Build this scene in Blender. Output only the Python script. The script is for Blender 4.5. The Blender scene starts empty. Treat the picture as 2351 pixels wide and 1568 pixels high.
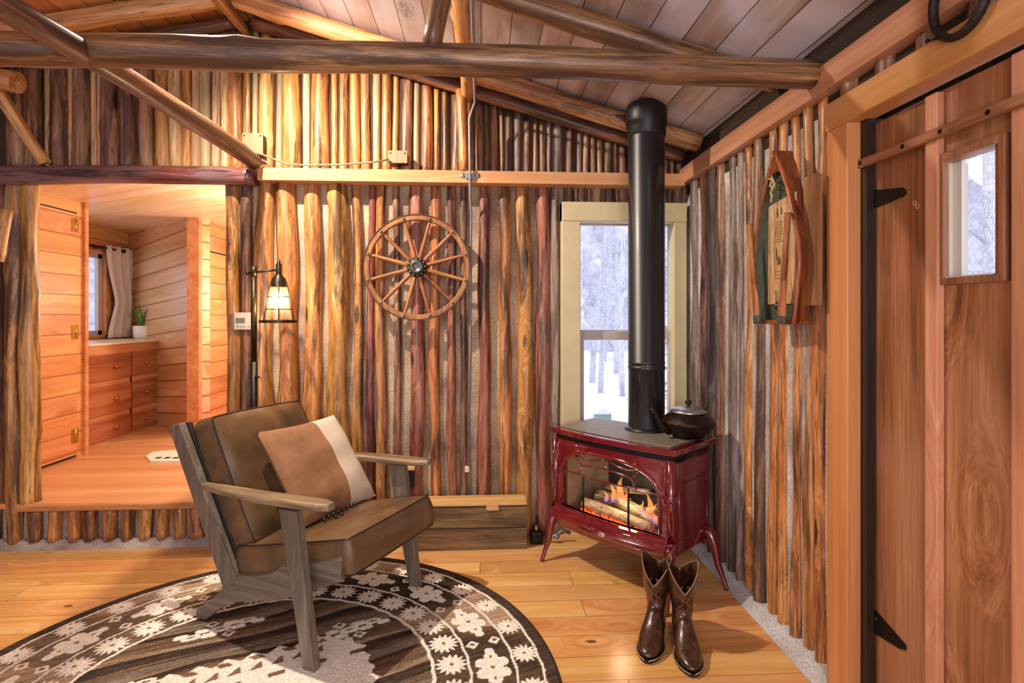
import bpy, bmesh, math, random
import numpy as np
from mathutils import Vector, Matrix
# ---------------------------------------------------------------- camera, world, lamps, exposure
S = bpy.context.scene
COL = S.collection
F, VPX, VH, H = 1250.0, 1105.0, 724.0, 1.3
YAW = math.atan((1175.5 - VPX) / F)
cam = bpy.data.objects.new('camera', bpy.data.cameras.new('camera')); COL.objects.link(cam)
cam.location = (0, 0, H); cam.rotation_euler = (math.pi / 2, 0, -YAW)
cam.data.sensor_width = 36; cam.data.lens = F / 2351 * 36
cam.data.shift_y = -(784 - VH) / 2351
cam.data.clip_start = 0.05; cam.data.clip_end = 200
S.camera = cam
S.view_settings.view_transform = 'Standard'; S.view_settings.look = 'None'
S.view_settings.gamma = 1; S.view_settings.use_curve_mapping = False
S.view_settings.exposure = 0.7
W = bpy.data.worlds.new('world'); S.world = W; W.use_nodes = True
bg = W.node_tree.nodes['Background']
bg.inputs[0].default_value = (0.86, 0.88, 1.0, 1); bg.inputs[1].default_value = 1.05
def lamp(name, loc, energy, col, rad):
    l = bpy.data.lights.new(name, 'POINT'); l.energy = energy; l.color = col; l.shadow_soft_size = rad
    o = bpy.data.objects.new(name, l); COL.objects.link(o); o.location = loc; return o
_l = bpy.data.lights.new('ceiling_and_fill_light', 'SPOT'); _l.energy = 172; _l.color = (1.0, .85, .69); _l.shadow_soft_size = .022   # shaded lamp under the ridge
_l.spot_size = math.radians(150); _l.spot_blend = 1.0
_o = bpy.data.objects.new('ceiling_and_fill_light', _l); COL.objects.link(_o); _o.location = (-1.2, 2.34, 2.80)
_o.rotation_euler = Vector((.50, .38, -1.0)).to_track_quat('-Z', 'Y').to_euler()
lamp('ceiling_and_fill_light', (0.3, -0.7, 1.35), 54, (1.0, 0.93, 0.87), 0.3)  # added fill light behind the camera at eye height, no ceiling lamp here
lamp('nook_fill_light', (-1.6, 3.9, 1.75), 19, (1.0, 0.92, 0.8), 0.1)  # unseen fill added to brighten the nook in place of daylight
lamp('nook_fill_light', (-1.7, 5.0, 1.5), 26, (1.0, 0.94, 0.84), 0.1)  # second added fill deeper in the nook, no lamp hangs there

# ---------------------------------------------------------------- picture point -> place
_fw = Vector((math.sin(YAW), math.cos(YAW), 0)); _rt = Vector((math.cos(YAW), -math.sin(YAW), 0))
def ray(u, v): return _fw * F + _rt * (u - 1175.5) + Vector((0, 0, VH - v))
def onX(u, v, X): r = ray(u, v); k = X / r.x; return Vector((0, 0, H)) + r * k
def onY(u, v, Y): r = ray(u, v); k = Y / r.y; return Vector((0, 0, H)) + r * k
def onZ(u, v, Z): r = ray(u, v); k = (Z - H) / r.z; return Vector((0, 0, H)) + r * k
rnd = random.Random(7)
def U(a, b): return rnd.uniform(a, b)

# ---------------------------------------------------------------- materials
def lin(h):
    h = h.lstrip('#'); r = []
    for i in (0, 2, 4):
        c = int(h[i:i+2], 16) / 255
        r.append(c / 12.92 if c <= .04045 else ((c + .055) / 1.055) ** 2.4)
    return (*r, 1)
class NT:
    def __init__(s, name):
        s.m = bpy.data.materials.new(name); s.m.use_nodes = True
        s.t = s.m.node_tree; s.b = s.t.nodes['Principled BSDF']; s.out = s.t.nodes['Material Output']
    def n(s, typ, ins=None, **kw):
        x = s.t.nodes.new('ShaderNode' + typ)
        for k, v in kw.items(): setattr(x, k, v)
        for k, v in (ins or {}).items(): s.set(x, k, v)
        return x
    def set(s, x, k, v):
        i = x.inputs[k]
        if hasattr(v, 'bl_idname') and hasattr(v, 'outputs'): s.t.links.new(v.outputs[0], i)
        elif isinstance(v, bpy.types.NodeSocket): s.t.links.new(v, i)
        else: i.default_value = v
    def math(s, op, a, b=0.0, c=None):
        d = {0: a, 1: b}
        if c is not None: d[2] = c
        return s.n('Math', d, operation=op)
    def mix(s, fac, a, b, blend='MIX'):
        x = s.n('Mix', data_type='RGBA', blend_type=blend)
        s.set(x, 0, fac); s.set(x, 6, a); s.set(x, 7, b)
        return x.outputs[2]
    def ramp(s, fac, stops, interp='LINEAR'):
        x = s.n('ValToRGB', {0: fac}); r = x.color_ramp; r.interpolation = interp
        while len(r.elements) < len(stops): r.elements.new(.5)
        for e, (p, c) in zip(r.elements, stops): e.position = p; e.color = c if len(c) == 4 else (*c, 1)
        return x.outputs[0]
    def sm(s, x, lo, hi):
        return s.n('MapRange', {0: x, 1: lo, 2: hi, 3: 0.0, 4: 1.0}, interpolation_type='SMOOTHSTEP').outputs[0]
MATS = {}
def plain(name, col, rough=.5, metal=0, noise=0, nscale=20, bump=0, coat=0, spec=.5, emit=None, es=0):
    if name in MATS: return MATS[name]
    a = NT(name); c = lin(col) if isinstance(col, str) else col
    if noise or bump:
        tc = a.n('TexCoord').outputs['Object']
        nz = a.n('TexNoise', {'Vector': tc, 'Scale': nscale, 'Detail': 5.0, 'Roughness': .6})
        if noise:
            f = a.sm(nz.outputs[0], .3, .7)
            lo = tuple(x * (1 - noise) for x in c[:3]) + (1,); hi = tuple(min(1, x * (1 + noise)) for x in c[:3]) + (1,)
            a.set(a.b, 'Base Color', a.mix(f, lo, hi))
        if bump:
            a.set(a.b, 'Normal', a.n('Bump', {'Height': nz.outputs[0], 'Strength': bump, 'Distance': .01}))
    if not noise: a.b.inputs['Base Color'].default_value = c
    a.b.inputs['Roughness'].default_value = rough; a.b.inputs['Metallic'].default_value = metal
    a.b.inputs['Coat Weight'].default_value = coat; a.b.inputs['Specular IOR Level'].default_value = spec
    if emit: a.b.inputs['Emission Color'].default_value = lin(emit); a.b.inputs['Emission Strength'].default_value = es
    MATS[name] = a.m; return a.m
def wood(name, dark, mid, light, ax=2, sc=1.0, st=.07, rough=.5, knots=.0, kcol='#2a1408', kscale=(3.2, .45), bark=None, bamt=.5, bump=.35,
         planks=None, joints=0, var=.22, coat=0, fine=.25, wash=None, washamt=.5, tilt=0, gapcol='#140a05', spec=.5, bark_st=.085, kr=.11):
    """grain runs along local axis ax; planks=(axis across, width, gap fraction)"""
    a = NT(name); tc = a.n('TexCoord').outputs['Object']
    if tilt: tc = a.n('Mapping', {0: tc, 2: tilt}).outputs[0]
    rnd_ = a.n('ObjectInfo').outputs['Random']
    off = a.math('MULTIPLY', rnd_, 37.0)
    rv = rnd_; gap = None
    if planks:
        pa, w, g = planks
        sp = a.n('SeparateXYZ', {0: tc})
        q = a.math('DIVIDE', sp.outputs[pa], w); fl = a.math('FLOOR', q); fr = a.math('FRACT', q)
        d = a.math('ABSOLUTE', a.math('SUBTRACT', fr, .5))
        gap = a.sm(d.outputs[0], .5 - g * 2, .5 - g * .6)
        idn = fl
        if joints:
            wn0 = a.n('TexWhiteNoise', {'W': fl}, noise_dimensions='1D')
            q2 = a.math('ADD', a.math('DIVIDE', sp.outputs[ax], joints), wn0.outputs[0])
            f2 = a.math('FLOOR', q2); d2 = a.math('ABSOLUTE', a.math('SUBTRACT', a.math('FRACT', q2), .5))
            gap = a.math('MAXIMUM', gap, a.sm(d2.outputs[0], .5 - .0022 / joints, .5 - .0008 / joints)).outputs[0]
            idn = a.math('ADD', fl, a.math('MULTIPLY', f2, 7.31))
        wn = a.n('TexWhiteNoise', {'W': idn}, noise_dimensions='1D')
        rv = wn.outputs[0]; off = a.math('MULTIPLY', wn.outputs[0], 91.0)
    cmb = a.n('CombineXYZ', {0: off, 1: off, 2: off})
    vec = a.n('VectorMath', {0: tc, 1: cmb}, operation='ADD').outputs[0]
    s3 = [1.0, 1.0, 1.0]; s3[ax] = st
    mp = a.n('Mapping', {0: vec, 3: s3}).outputs[0]
    s4 = [1.0, 1.0, 1.0]; s4[ax] = kscale[1]
    kn = None
    if knots:
        mk = a.n('Mapping', {0: vec, 3: s4}).outputs[0]
        vo = a.n('TexVoronoi', {'Vector': mk, 'Scale': kscale[0] / sc, 'Randomness': 1.0})
        sel = a.math('GREATER_THAN', a.n('SeparateColor', {0: vo.outputs['Color']}).outputs[0], 1 - knots)
        kd = a.math('ADD', vo.outputs['Distance'], a.math('MULTIPLY', a.math('SUBTRACT', a.n('TexNoise', {'Vector': vec, 'Scale': 60.0}).outputs[0], .5), .06))
        kn = a.math('MULTIPLY', a.math('SUBTRACT', 1.0, a.sm(kd.outputs[0], kr * .55, kr)), sel)
        ring = a.math('MULTIPLY', a.math('SUBTRACT', 1.0, a.sm(vo.outputs['Distance'], .1, .45)), sel)
        mp = a.n('VectorMath', {0: mp, 1: a.n('CombineXYZ', {0: a.math('MULTIPLY', ring, .10), 1: a.math('MULTIPLY', ring, .10), 2: a.math('MULTIPLY', ring, .10)})}, operation='ADD').outputs[0]
    g1 = a.n('TexNoise', {'Vector': mp, 'Scale': (21.0 if bark else 15.0) / sc, 'Detail': 6.0, 'Roughness': .62, 'Distortion': .6})
    g2 = a.n('TexNoise', {'Vector': mp, 'Scale': 95.0 / sc, 'Detail': 3.0, 'Roughness': .7})
    c = a.ramp(g1.outputs[0], [(.30, lin(dark)), (.50, lin(mid)), (.68, lin(light))])
    fgv = a.n('MapRange', {0: g2.outputs[0], 1: .32, 2: .68, 3: 1 - fine * (1.5 if bark else 1.0), 4: 1 + fine * .6})
    c = a.mix(1.0, c, a.n('CombineColor', {0: fgv, 1: fgv, 2: fgv}), 'MULTIPLY')
    if wash:
        wz = a.n('TexNoise', {'Vector': vec, 'Scale': 2.2, 'Detail': 3.0})
        c = a.mix(a.math('MULTIPLY', a.sm(wz.outputs[0], .40, .66), washamt), c, lin(wash))
    hgt = g1.outputs[0]
    if bark:
        s6 = [1.0, 1.0, 1.0]; s6[ax] = st * .45
        cz = a.n('TexNoise', {'Vector': a.n('Mapping', {0: vec, 3: s6}).outputs[0], 'Scale': 26.0 / sc, 'Detail': 3.0, 'Roughness': .6})
        ck = a.math('SUBTRACT', 1.0, a.sm(a.math('ABSOLUTE', a.math('SUBTRACT', cz.outputs[0], .47)).outputs[0], .002, .016))
        c = a.mix(a.math('MULTIPLY', ck, .62), c, lin('#2c1a12'))
        s5 = [1.0, 1.0, 1.0]; s5[ax] = bark_st
        mb = a.n('Mapping', {0: vec, 3: s5}).outputs[0]
        bz = a.n('TexNoise', {'Vector': mb, 'Scale': 14.0 / sc, 'Detail': 6.0, 'Roughness': .68, 'Distortion': .4})
        bm = a.sm(bz.outputs[0], .60 - bamt * .28, .70 - bamt * .22)
        bcol = a.mix(g2.outputs[0], tuple(min(1, x * 1.25) for x in lin(bark)[:3]) + (1,), tuple(x * .3 for x in lin(bark)[:3]) + (1,))
        c = a.mix(a.math('MULTIPLY', bm, .9), c, bcol)
        hgt = a.math('ADD', hgt, a.math('MULTIPLY', bz.outputs[0], 1.2)).outputs[0]
    if kn: c = a.mix(a.math('MULTIPLY', kn, .88), c, lin(kcol))
    vv = a.n('MapRange', {0: rv, 3: 1 - var, 4: 1 + var * .8})
    hv = a.n('MapRange', {0: a.n('TexWhiteNoise', {'W': rv}, noise_dimensions='1D').outputs[0], 3: .488, 4: .510})
    c = a.n('HueSaturation', {'Hue': hv, 'Saturation': 1.0, 'Value': vv, 'Color': c}).outputs[0]
    if gap: c = a.mix(a.math('MULTIPLY', gap, .9), c, lin(gapcol))
    a.set(a.b, 'Base Color', c); a.b.inputs['Roughness'].default_value = rough
    a.b.inputs['Coat Weight'].default_value = coat; a.b.inputs['Coat Roughness'].default_value = .18
    a.b.inputs['Specular IOR Level'].default_value = spec
    if gap: hgt = a.math('SUBTRACT', hgt, a.math('MULTIPLY', gap, 1.6)).outputs[0]
    if bump: a.set(a.b, 'Normal', a.n('Bump', {'Height': hgt, 'Strength': bump, 'Distance': .006}))
    MATS[name] = a.m; return a.m
def mortar(name, c1, c2, c3):
    a = NT(name); tc = a.n('TexCoord').outputs['Object']
    n1 = a.n('TexNoise', {'Vector': tc, 'Scale': 5.0, 'Detail': 4.0}); n2 = a.n('TexNoise', {'Vector': tc, 'Scale': 130.0, 'Detail': 3.0, 'Roughness': .8})
    n3 = a.n('TexNoise', {'Vector': tc, 'Scale': 1.1})
    c = a.ramp(a.math('ADD', a.math('MULTIPLY', n1.outputs[0], .6), a.math('MULTIPLY', n3.outputs[0], .4)), [(.38, lin(c1)), (.5, lin(c2)), (.62, lin(c3))])
    f = a.n('MapRange', {0: n2.outputs[0], 1: .36, 2: .6, 3: .62, 4: 1.12})
    c = a.mix(1.0, c, a.n('CombineColor', {0: f, 1: f, 2: f}), 'MULTIPLY')
    a.set(a.b, 'Base Color', c); a.b.inputs['Roughness'].default_value = .85
    h = a.math('ADD', n2.outputs[0], a.math('MULTIPLY', n1.outputs[0], 2.0))
    a.set(a.b, 'Normal', a.n('Bump', {'Height': h, 'Strength': .8, 'Distance': .008}))
    MATS[name] = a.m; return a.m
def glass(name, tint=(1, 1, 1, 1), refl=.06):
    a = NT(name); t = a.n('BsdfTransparent', {0: tint}); g = a.n('BsdfGlossy', {'Roughness': .02})
    lw = a.n('LayerWeight', {0: .5}); mx = a.n('MixShader', {0: a.math('ADD', a.math('MULTIPLY', a.math('POWER', lw.outputs['Facing'], 4.0), .5), refl*.5), 1: t, 2: g})
    a.t.links.new(mx.outputs[0], a.out.inputs[0]); MATS[name] = a.m; return a.m

P_OR = wood('peeled_orange', '#8f5428', '#c28046', '#dda66c', bark='#4c2e20', bamt=.40, knots=.5, kscale=(7, .3), kr=.16, rough=.42, coat=.12)
P_BR = wood('peeled_brown', '#7b5138', '#a97a58', '#cfa57c', bark='#4c342b', bamt=.55, knots=.5, kscale=(7, .3), kr=.16, rough=.45, coat=.1)
P_RE = wood('peeled_red', '#7c4032', '#aa6650', '#c88c72', bark='#4a2a22', bamt=.42, knots=.5, kscale=(7, .3), kr=.16, rough=.4, coat=.15)
P_GR = wood('weathered_grey', '#6d5a50', '#9a857a', '#bfab9e', bark='#54433b', bamt=.5, knots=.4, kscale=(7, .3), kr=.16, rough=.55)
P_YE = wood('honey_pole', '#a3682f', '#cf924f', '#e8b678', bark='#5c3820', bamt=.34, knots=.6, kscale=(7, .3), kr=.14, rough=.4, coat=.15)
G_LT = wood('pale_slab', '#c08d5c', '#dcb080', '#efcfa2', bark='#9a6c44', bamt=.12, knots=.45, kscale=(6, .3), kr=.13, rough=.5)
G_GN = wood('greenish_slab', '#9a8a62', '#bda980', '#d4c296', rough=.55, knots=.3, kscale=(6, .3))
G_DK = wood('dark_pole', '#5c3e2e', '#8f6a50', '#b9906c', bark='#382620', bamt=.5, rough=.5, knots=.4, kscale=(6, .3))
BEAM = wood('beam_log', '#5a3a28', '#8a6044', '#b4885e', bark='#4a3228', bamt=.5, knots=.55, kscale=(4.5, .3), kr=.16, rough=.38, coat=.15, st=.05)
RAFT = wood('rafter_log', '#744a2e', '#a8744a', '#cfa070', bark='#4c3222', bamt=.42, knots=.5, kscale=(5, .3), kr=.15, rough=.42, coat=.1, st=.05)
RAFL = wood('pale_rafter_log', '#b8763c', '#d9a064', '#ecc08a', bark='#8a5629', bamt=.1, knots=.5, kscale=(5, .3), kr=.13, rough=.45, st=.05)
LINT = wood('lintel_log', '#5a2c22', '#8c5142', '#b58074', bark='#35222a', bamt=.45, knots=.5, kscale=(5, .3), kr=.16, rough=.25, coat=.5, st=.05, wash='#8e7c86', washamt=.5)
TRIM = wood('pine_trim', '#c48a60', '#d49c70', '#deab80', ax=0, st=.04, rough=.42, var=.04, fine=.07, bump=.06, knots=.15, kscale=(2, .6), kr=.05)
TRIMY = wood('pine_trim_deep', '#b08058', '#c2926a', '#cf9f78', ax=1, st=.04, rough=.42, var=.04, fine=.07, bump=.06, knots=.15, kscale=(2, .6), kr=.05)
CASE = wood('orange_casing', '#b4763f', '#c4864f', '#cf945f', ax=2, st=.04, rough=.42, var=.04, fine=.06, bump=.05, knots=.2, kscale=(2.2, .7), kr=.04)
CASEY = wood('orange_casing_head', '#b4763f', '#c4864f', '#cf945f', ax=1, st=.04, rough=.42, var=.04, fine=.06, bump=.05)
DOORW = wood('door_board', '#6e3c24', '#995c3c', '#b47c58', ax=2, st=.035, rough=.4, coat=.15, var=.1, fine=.42, knots=.6, kscale=(3.4, .4), kr=.12, kcol='#2a1712', bump=.35, wash='#a9745a', washamt=.5)
BATT = wood('door_batten', '#ac704c', '#c58a64', '#d2a07a', ax=2, st=.05, rough=.4, var=.06, fine=.12, knots=.4, kscale=(2.4, .45), kr=.07, bump=.1)
DARKW = wood('dark_jamb_gap_shade', '#120a06', '#24150c', '#352012', ax=2, rough=.5, var=.05)  # jamb wood; the near-black also stands in for shade in narrow gaps
FLOOR = wood('floor_planks', '#c48848', '#dfa664', '#ecbe84', ax=0, sc=2.2, st=.06, rough=.26, coat=.35, knots=.6, kscale=(11.0, .5), kr=.07, kcol='#4a2410',
             planks=(1, .137, .008), joints=2.6, var=.07, fine=.12, bump=.08, gapcol='#7a4a22')
CEILR = wood('ceiling_planks_brown_sheen', '#84695a', '#b19c92', '#d6cccb', ax=1, sc=2.5, st=.08, rough=.33, coat=.3, knots=.5, kscale=(3.4, .5), kr=.12, kcol='#2a1c20',  # bluish-white window sheen is mixed into the plank colour
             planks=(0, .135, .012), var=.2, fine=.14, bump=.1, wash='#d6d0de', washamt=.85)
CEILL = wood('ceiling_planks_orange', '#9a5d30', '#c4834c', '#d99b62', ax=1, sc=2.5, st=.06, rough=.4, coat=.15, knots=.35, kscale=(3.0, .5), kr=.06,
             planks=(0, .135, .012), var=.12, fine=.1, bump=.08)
NOOKH = wood('nook_planks', '#b4733e', '#d09058', '#e0a870', ax=1, sc=1.8, st=.07, rough=.4, coat=.15, knots=.6, kscale=(5, .6), kr=.09, kcol='#5a2810', planks=(2, .145, .02), var=.07, fine=.08, bump=.12, gapcol='#8a5028')
NOOKD = wood('nook_planks_tilted', '#c08a58', '#d8aa7c', '#e8c49a', ax=0, sc=1.8, st=.07, rough=.35, coat=.2, knots=.7, kscale=(5, .6), kr=.09, kcol='#5a2810', planks=(2, .15, .03), var=.07, fine=.08, bump=.12, gapcol='#8a5028', tilt=(0, .09, 0))
NOOKC = wood('nook_ceiling_planks', '#d2a272', '#e2ba8c', '#eecda6', ax=0, sc=1.8, st=.07, rough=.4, coat=.15, knots=.4, kscale=(4, .6), kr=.06, planks=(1, .14, .008), var=.05, fine=.06, bump=.05, gapcol='#8a5226', tilt=(0, 0, .5))
NOOKF = wood('nook_floor_boards', '#bb7c4c', '#cf9362', '#dca878', ax=0, sc=3, st=.06, rough=.35, coat=.2, knots=.3, kscale=(3, .5), kr=.05, var=.05, fine=.08, bump=.05)
DRES = wood('dresser_wood', '#8a4c2a', '#a5653c', '#b87e52', ax=1, st=.06, rough=.35, coat=.3, var=.08, fine=.1, bump=.06)
DRESL = wood('dresser_frame', '#b2703e', '#c98a58', '#d69e6c', ax=1, st=.06, rough=.35, coat=.2, var=.05, fine=.08, bump=.05, knots=.3, kscale=(3, .5), kr=.05)
TRUNK = wood('rough_dark_board', '#46341e', '#725836', '#9c7e50', ax=0, st=.06, rough=.7, var=.1, fine=.45, bump=.7, knots=.4, kscale=(3, .5), kr=.08, planks=(2, .12, .02))
TRUNKL = wood('pale_lid_board', '#b98a52', '#d2a66c', '#dfb981', ax=0, st=.06, rough=.55, var=.05, fine=.1, bump=.1)
CHW = wood('grey_brown_frame', '#574b40', '#75685b', '#8c7d6d', ax=0, sc=.7, st=.06, rough=.5, var=.06, fine=.22, bump=.15)
CHWZ = wood('grey_brown_upright', '#574b40', '#75685b', '#8c7d6d', ax=2, sc=.7, st=.06, rough=.5, var=.05, fine=.25, bump=.15)
CHWT = wood('armrest_wood', '#5e4c3a', '#867056', '#a68c6c', ax=0, sc=.5, st=.06, rough=.45, var=.04, fine=.22, bump=.12)
WHW = wood('wheel_wood', '#6a3c1c', '#9a6234', '#bd8650', ax=2, sc=.4, st=.1, rough=.5, var=.08, fine=.2, bump=.1)
BOATW = wood('boat_wood', '#4c2210', '#7c4020', '#a0592c', ax=2, sc=.5, rough=.4, var=.05, fine=.15, bump=.1)
MORT = mortar('mortar_tan', '#8c7464', '#b89c84', '#d2b898')
MORT_LIT = mortar('mortar_window_lit', '#a29890', '#c8c2c0', '#e2e0e2')  # lighter mortar copy, snow light from the window put into its colour
MORTG = mortar('mortar_grey', '#857470', '#a8968f', '#c8b8b0')
BLACK = plain('black_iron', '#17130f', .45, .6, .3, 40, .1)
PIPE = plain('flue_black', '#0d0e16', .4, .0, spec=.6, coat=.3)
IRON = plain('dark_bronze', '#3a3024', .4, .75, .25, 30)
GALV = plain('galvanised', '#8f9092', .4, .8, .2, 60)
GREYP = plain('conduit_grey', '#8c8a92', .5, .3, .15, 40)
BOXM = plain('tan_cover', '#8f8060', .5, .2, .08, 50)
WHITE = plain('white_plastic', '#d9d2c6', .45)
BRASS = plain('brass', '#c9a25a', .3, .9)
CREAM = plain('cream_paint', '#cfc198', .5, 0, .05, 8)
SASH = plain('sash_vinyl', '#bdb4b2', .45)
SNOW = plain('snow', '#eef1fb', .8, 0, .04, 1.5)

# ---------------------------------------------------------------- mesh helpers
def tag(o, label=None, cat=None, group=None, kind=None):
    if label: o['label'] = label
    if cat: o['category'] = cat
    if group: o['group'] = group
    if kind: o['kind'] = kind
    return o
class MB:
    def __init__(s): s.v = []; s.f = []; s.sm = []; s.mi = []
    def add(s, vs, fs, smooth=False, mi=0, M=None):
        b = len(s.v)
        for p in vs:
            p = Vector(p)
            s.v.append(tuple(M @ p if M else p))
        for f in fs: s.f.append([i + b for i in f]); s.sm.append(smooth); s.mi.append(mi)
        return s
    def box(s, c, d, M=None, mi=0):
        x, y, z = c; a, b_, e = d[0] / 2, d[1] / 2, d[2] / 2
        vs = [(x+i*a, y+j*b_, z+k*e) for i in (-1, 1) for j in (-1, 1) for k in (-1, 1)]
        return s.add(vs, [(0,1,3,2),(4,6,7,5),(0,4,5,1),(2,3,7,6),(0,2,6,4),(1,5,7,3)], False, mi, M)
    def bb(s, p0, p1, mi=0):
        return s.box([(a+b)/2 for a, b in zip(p0, p1)], [abs(b-a) for a, b in zip(p0, p1)], None, mi)
    def prism(s, poly, h0, h1, plane='xz', M=None, mi=0, smooth=False):
        n = len(poly)
        def P(p, h): return {'xz': (p[0], h, p[1]), 'xy': (p[0], p[1], h), 'yz': (h, p[0], p[1])}[plane]
        vs = [P(p, h0) for p in poly] + [P(p, h1) for p in poly]
        s.add(vs, [list(range(n))[::-1], list(range(n, 2*n))], False, mi, M)
        b = len(s.v) - 2*n
        for i in range(n):
            j = (i+1) % n; s.f.append([b+i, b+j, b+n+j, b+n+i]); s.sm.append(smooth); s.mi.append(mi)
        return s
    def tube(s, pts, rad, n=12, closed=False, mi=0, caps=True, flat=1.0, M=None):
        pts = [Vector(p) for p in pts]; m = len(pts)
        if not isinstance(rad, (list, tuple)): rad = [rad] * m
        vs = []; up = None
        for i, p in enumerate(pts):
            a = pts[(i-1) % m] if (closed or i > 0) else p; b = pts[(i+1) % m] if (closed or i < m-1) else p
            t = (b - a).normalized()
            if up is None: up = Vector((0,0,1)) if abs(t.z) < .9 else Vector((0,1,0))
            sx = t.cross(up)
            if sx.length < 1e-5: sx = t.cross(Vector((1, 0, 0)))
            sx.normalize(); sy = sx.cross(t).normalized(); up = sy
            for k in range(n):
                q = 2*math.pi*k/n; vs.append(p + sx*math.cos(q)*rad[i] + sy*math.sin(q)*rad[i]*flat)
        fs = []
        for i in range(m if closed else m-1):
            for k in range(n):
                j = (i+1) % m; l = (k+1) % n
                fs.append((i*n+k, i*n+l, j*n+l, j*n+k))
        s.add(vs, fs, True, mi, M)
        if caps and not closed:
            b = len(s.v) - len(vs)
            s.f.append([b+k for k in range(n)][::-1]); s.f.append([b+(m-1)*n+k for k in range(n)]); s.sm += [False]*2; s.mi += [mi]*2
        return s
    def lathe(s, prof, n=32, c=(0,0,0), M=None, mi=0, smooth=True):
        vs = [(c[0]+r*math.cos(2*math.pi*k/n), c[1]+r*math.sin(2*math.pi*k/n), c[2]+z) for r, z in prof for k in range(n)]
        fs = [(i*n+k, i*n+(k+1) % n, (i+1)*n+(k+1) % n, (i+1)*n+k) for i in range(len(prof)-1) for k in range(n)]
        return s.add(vs, fs, smooth, mi, M)
    def sphere(s, c, r, n=16, m=10, sc=(1,1,1), mi=0, M=None):
        prof = [(max(1e-4, r*math.sin(math.pi*i/m)), -r*math.cos(math.pi*i/m)) for i in range(m+1)]
        vs = [(c[0]+a*math.cos(2*math.pi*k/n)*sc[0], c[1]+a*math.sin(2*math.pi*k/n)*sc[1], c[2]+z*sc[2]) for a, z in prof for k in range(n)]
        fs = [(i*n+k, i*n+(k+1) % n, (i+1)*n+(k+1) % n, (i+1)*n+k) for i in range(m) for k in range(n)]
        return s.add(vs, fs, True, mi, M)
    def loft(s, rings, smooth=True, mi=0, caps=(True, True), M=None):
        n = len(rings[0]); vs = [p for r in rings for p in r]
        fs = [(i*n+k, i*n+(k+1) % n, (i+1)*n+(k+1) % n, (i+1)*n+k) for i in range(len(rings)-1) for k in range(n)]
        s.add(vs, fs, smooth, mi, M); b = len(s.v) - len(vs); m = len(rings)
        if caps[0]: s.f.append([b+k for k in range(n)][::-1]); s.sm.append(False); s.mi.append(mi)
        if caps[1]: s.f.append([b+(m-1)*n+k for k in range(n)]); s.sm.append(False); s.mi.append(mi)
        return s
    def build(s, name, mat, parent=None, bevel=0, seg=2, solid=0, sub=0, loc=None, fixn=True):
        me = bpy.data.meshes.new(name); me.from_pydata(s.v, [], s.f)
        me.polygons.foreach_set('use_smooth', s.sm); me.polygons.foreach_set('material_index', s.mi)
        for m in (mat if isinstance(mat, (list, tuple)) else [mat]): me.materials.append(m)
        if fixn:
            b = bmesh.new(); b.from_mesh(me); bmesh.ops.recalc_face_normals(b, faces=b.faces); b.to_mesh(me); b.free()
        me.update()
        o = bpy.data.objects.new(name, me); COL.objects.link(o)
        if parent: o.parent = parent
        if loc: o.location = loc
        if solid: m = o.modifiers.new('solid', 'SOLIDIFY'); m.thickness = solid; m.offset = -1
        if bevel: m = o.modifiers.new('bevel', 'BEVEL'); m.width = bevel; m.segments = seg; m.limit_method = 'ANGLE'; m.angle_limit = math.radians(40)
        if sub: m = o.modifiers.new('sub', 'SUBSURF'); m.levels = sub; m.render_levels = sub
        return o
def thing(name, label, cat, loc=(0,0,0), rz=0, group=None):
    o = bpy.data.objects.new(name, None); COL.objects.link(o); o.location = loc; o.rotation_euler = (0,0,rz)
    o.empty_display_size = .1
    return tag(o, label, cat, group)
def log(name, p0, p1, r0, r1, mat, bend=(0,0,0), parent=None, n=16, seg=18, wob=.10, top=.0, flat=1.0):
    """a log from p0 to p1, grain along its own length"""
    p0, p1 = Vector(p0), Vector(p1); L = (p1-p0).length; q = Vector((0,0,1)).rotation_difference(p1-p0)
    bl = q.inverted() @ Vector(bend); R = random.Random(hash((round(p0.x, 3), round(p0.z, 3), name)) & 0xffff if False else int(abs(p0.x*7919+p0.y*104729+p0.z*1299)*10) % 99991)
    seg = max(6, min(40, int(L / .06)))
    ph = [R.uniform(0, 6.28) for _ in range(8)]; rings = []
    kn = [(R.random(), R.uniform(0, 6.28), R.uniform(.10, .28)) for _ in range(int(L*3)+1)]
    tl = [i/seg for i in range(seg)]+([1-top/L*.7, 1-top/L*.35, 1-top/L*.12, 1] if top else [1])
    tl = sorted(set(t for t in tl if t <= 1))
    for t in tl:
        z = t*L; r = r0+(r1-r0)*t
        if top and L - z < top: r *= max(.45, math.sqrt(max(0.2, 1-((1-(L-z)/top))**2)))
        cx = bl.x*4*t*(1-t) + wob*r*math.sin(ph[0]+z*4.1) + wob*.6*r*math.sin(ph[1]+z*9); cy = bl.y*4*t*(1-t) + wob*r*math.sin(ph[2]+z*3.7)
        ring = []
        for k in range(n):
            a = 2*math.pi*k/n; rr = r*(1+wob*.45*math.sin(a*2+ph[3]+z*2)+wob*.35*math.sin(a*3+ph[4]-z*5)+wob*.5*math.sin(ph[5]+z*6))
            for (kt, ka, kh) in kn:
                d = ((t-kt)*L/.035)**2 + (((a-ka+math.pi) % (2*math.pi)-math.pi)/.45)**2
                if d < 6: rr += r*kh*math.exp(-d)
            ring.append((cx+rr*math.cos(a)*flat, cy+rr*math.sin(a), z))
        rings.append(ring)
    m = MB(); m.loft(rings)
    o = m.build(name, mat, parent, bevel=0)
    o.rotation_mode = 'QUATERNION'; o.rotation_quaternion = q; o.location = p0
    return o
def struct(name, mb, mat, parent=None, **k):
    o = mb.build(name, mat, parent, **k)
    if not parent: o['kind'] = 'structure'
    return o

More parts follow.
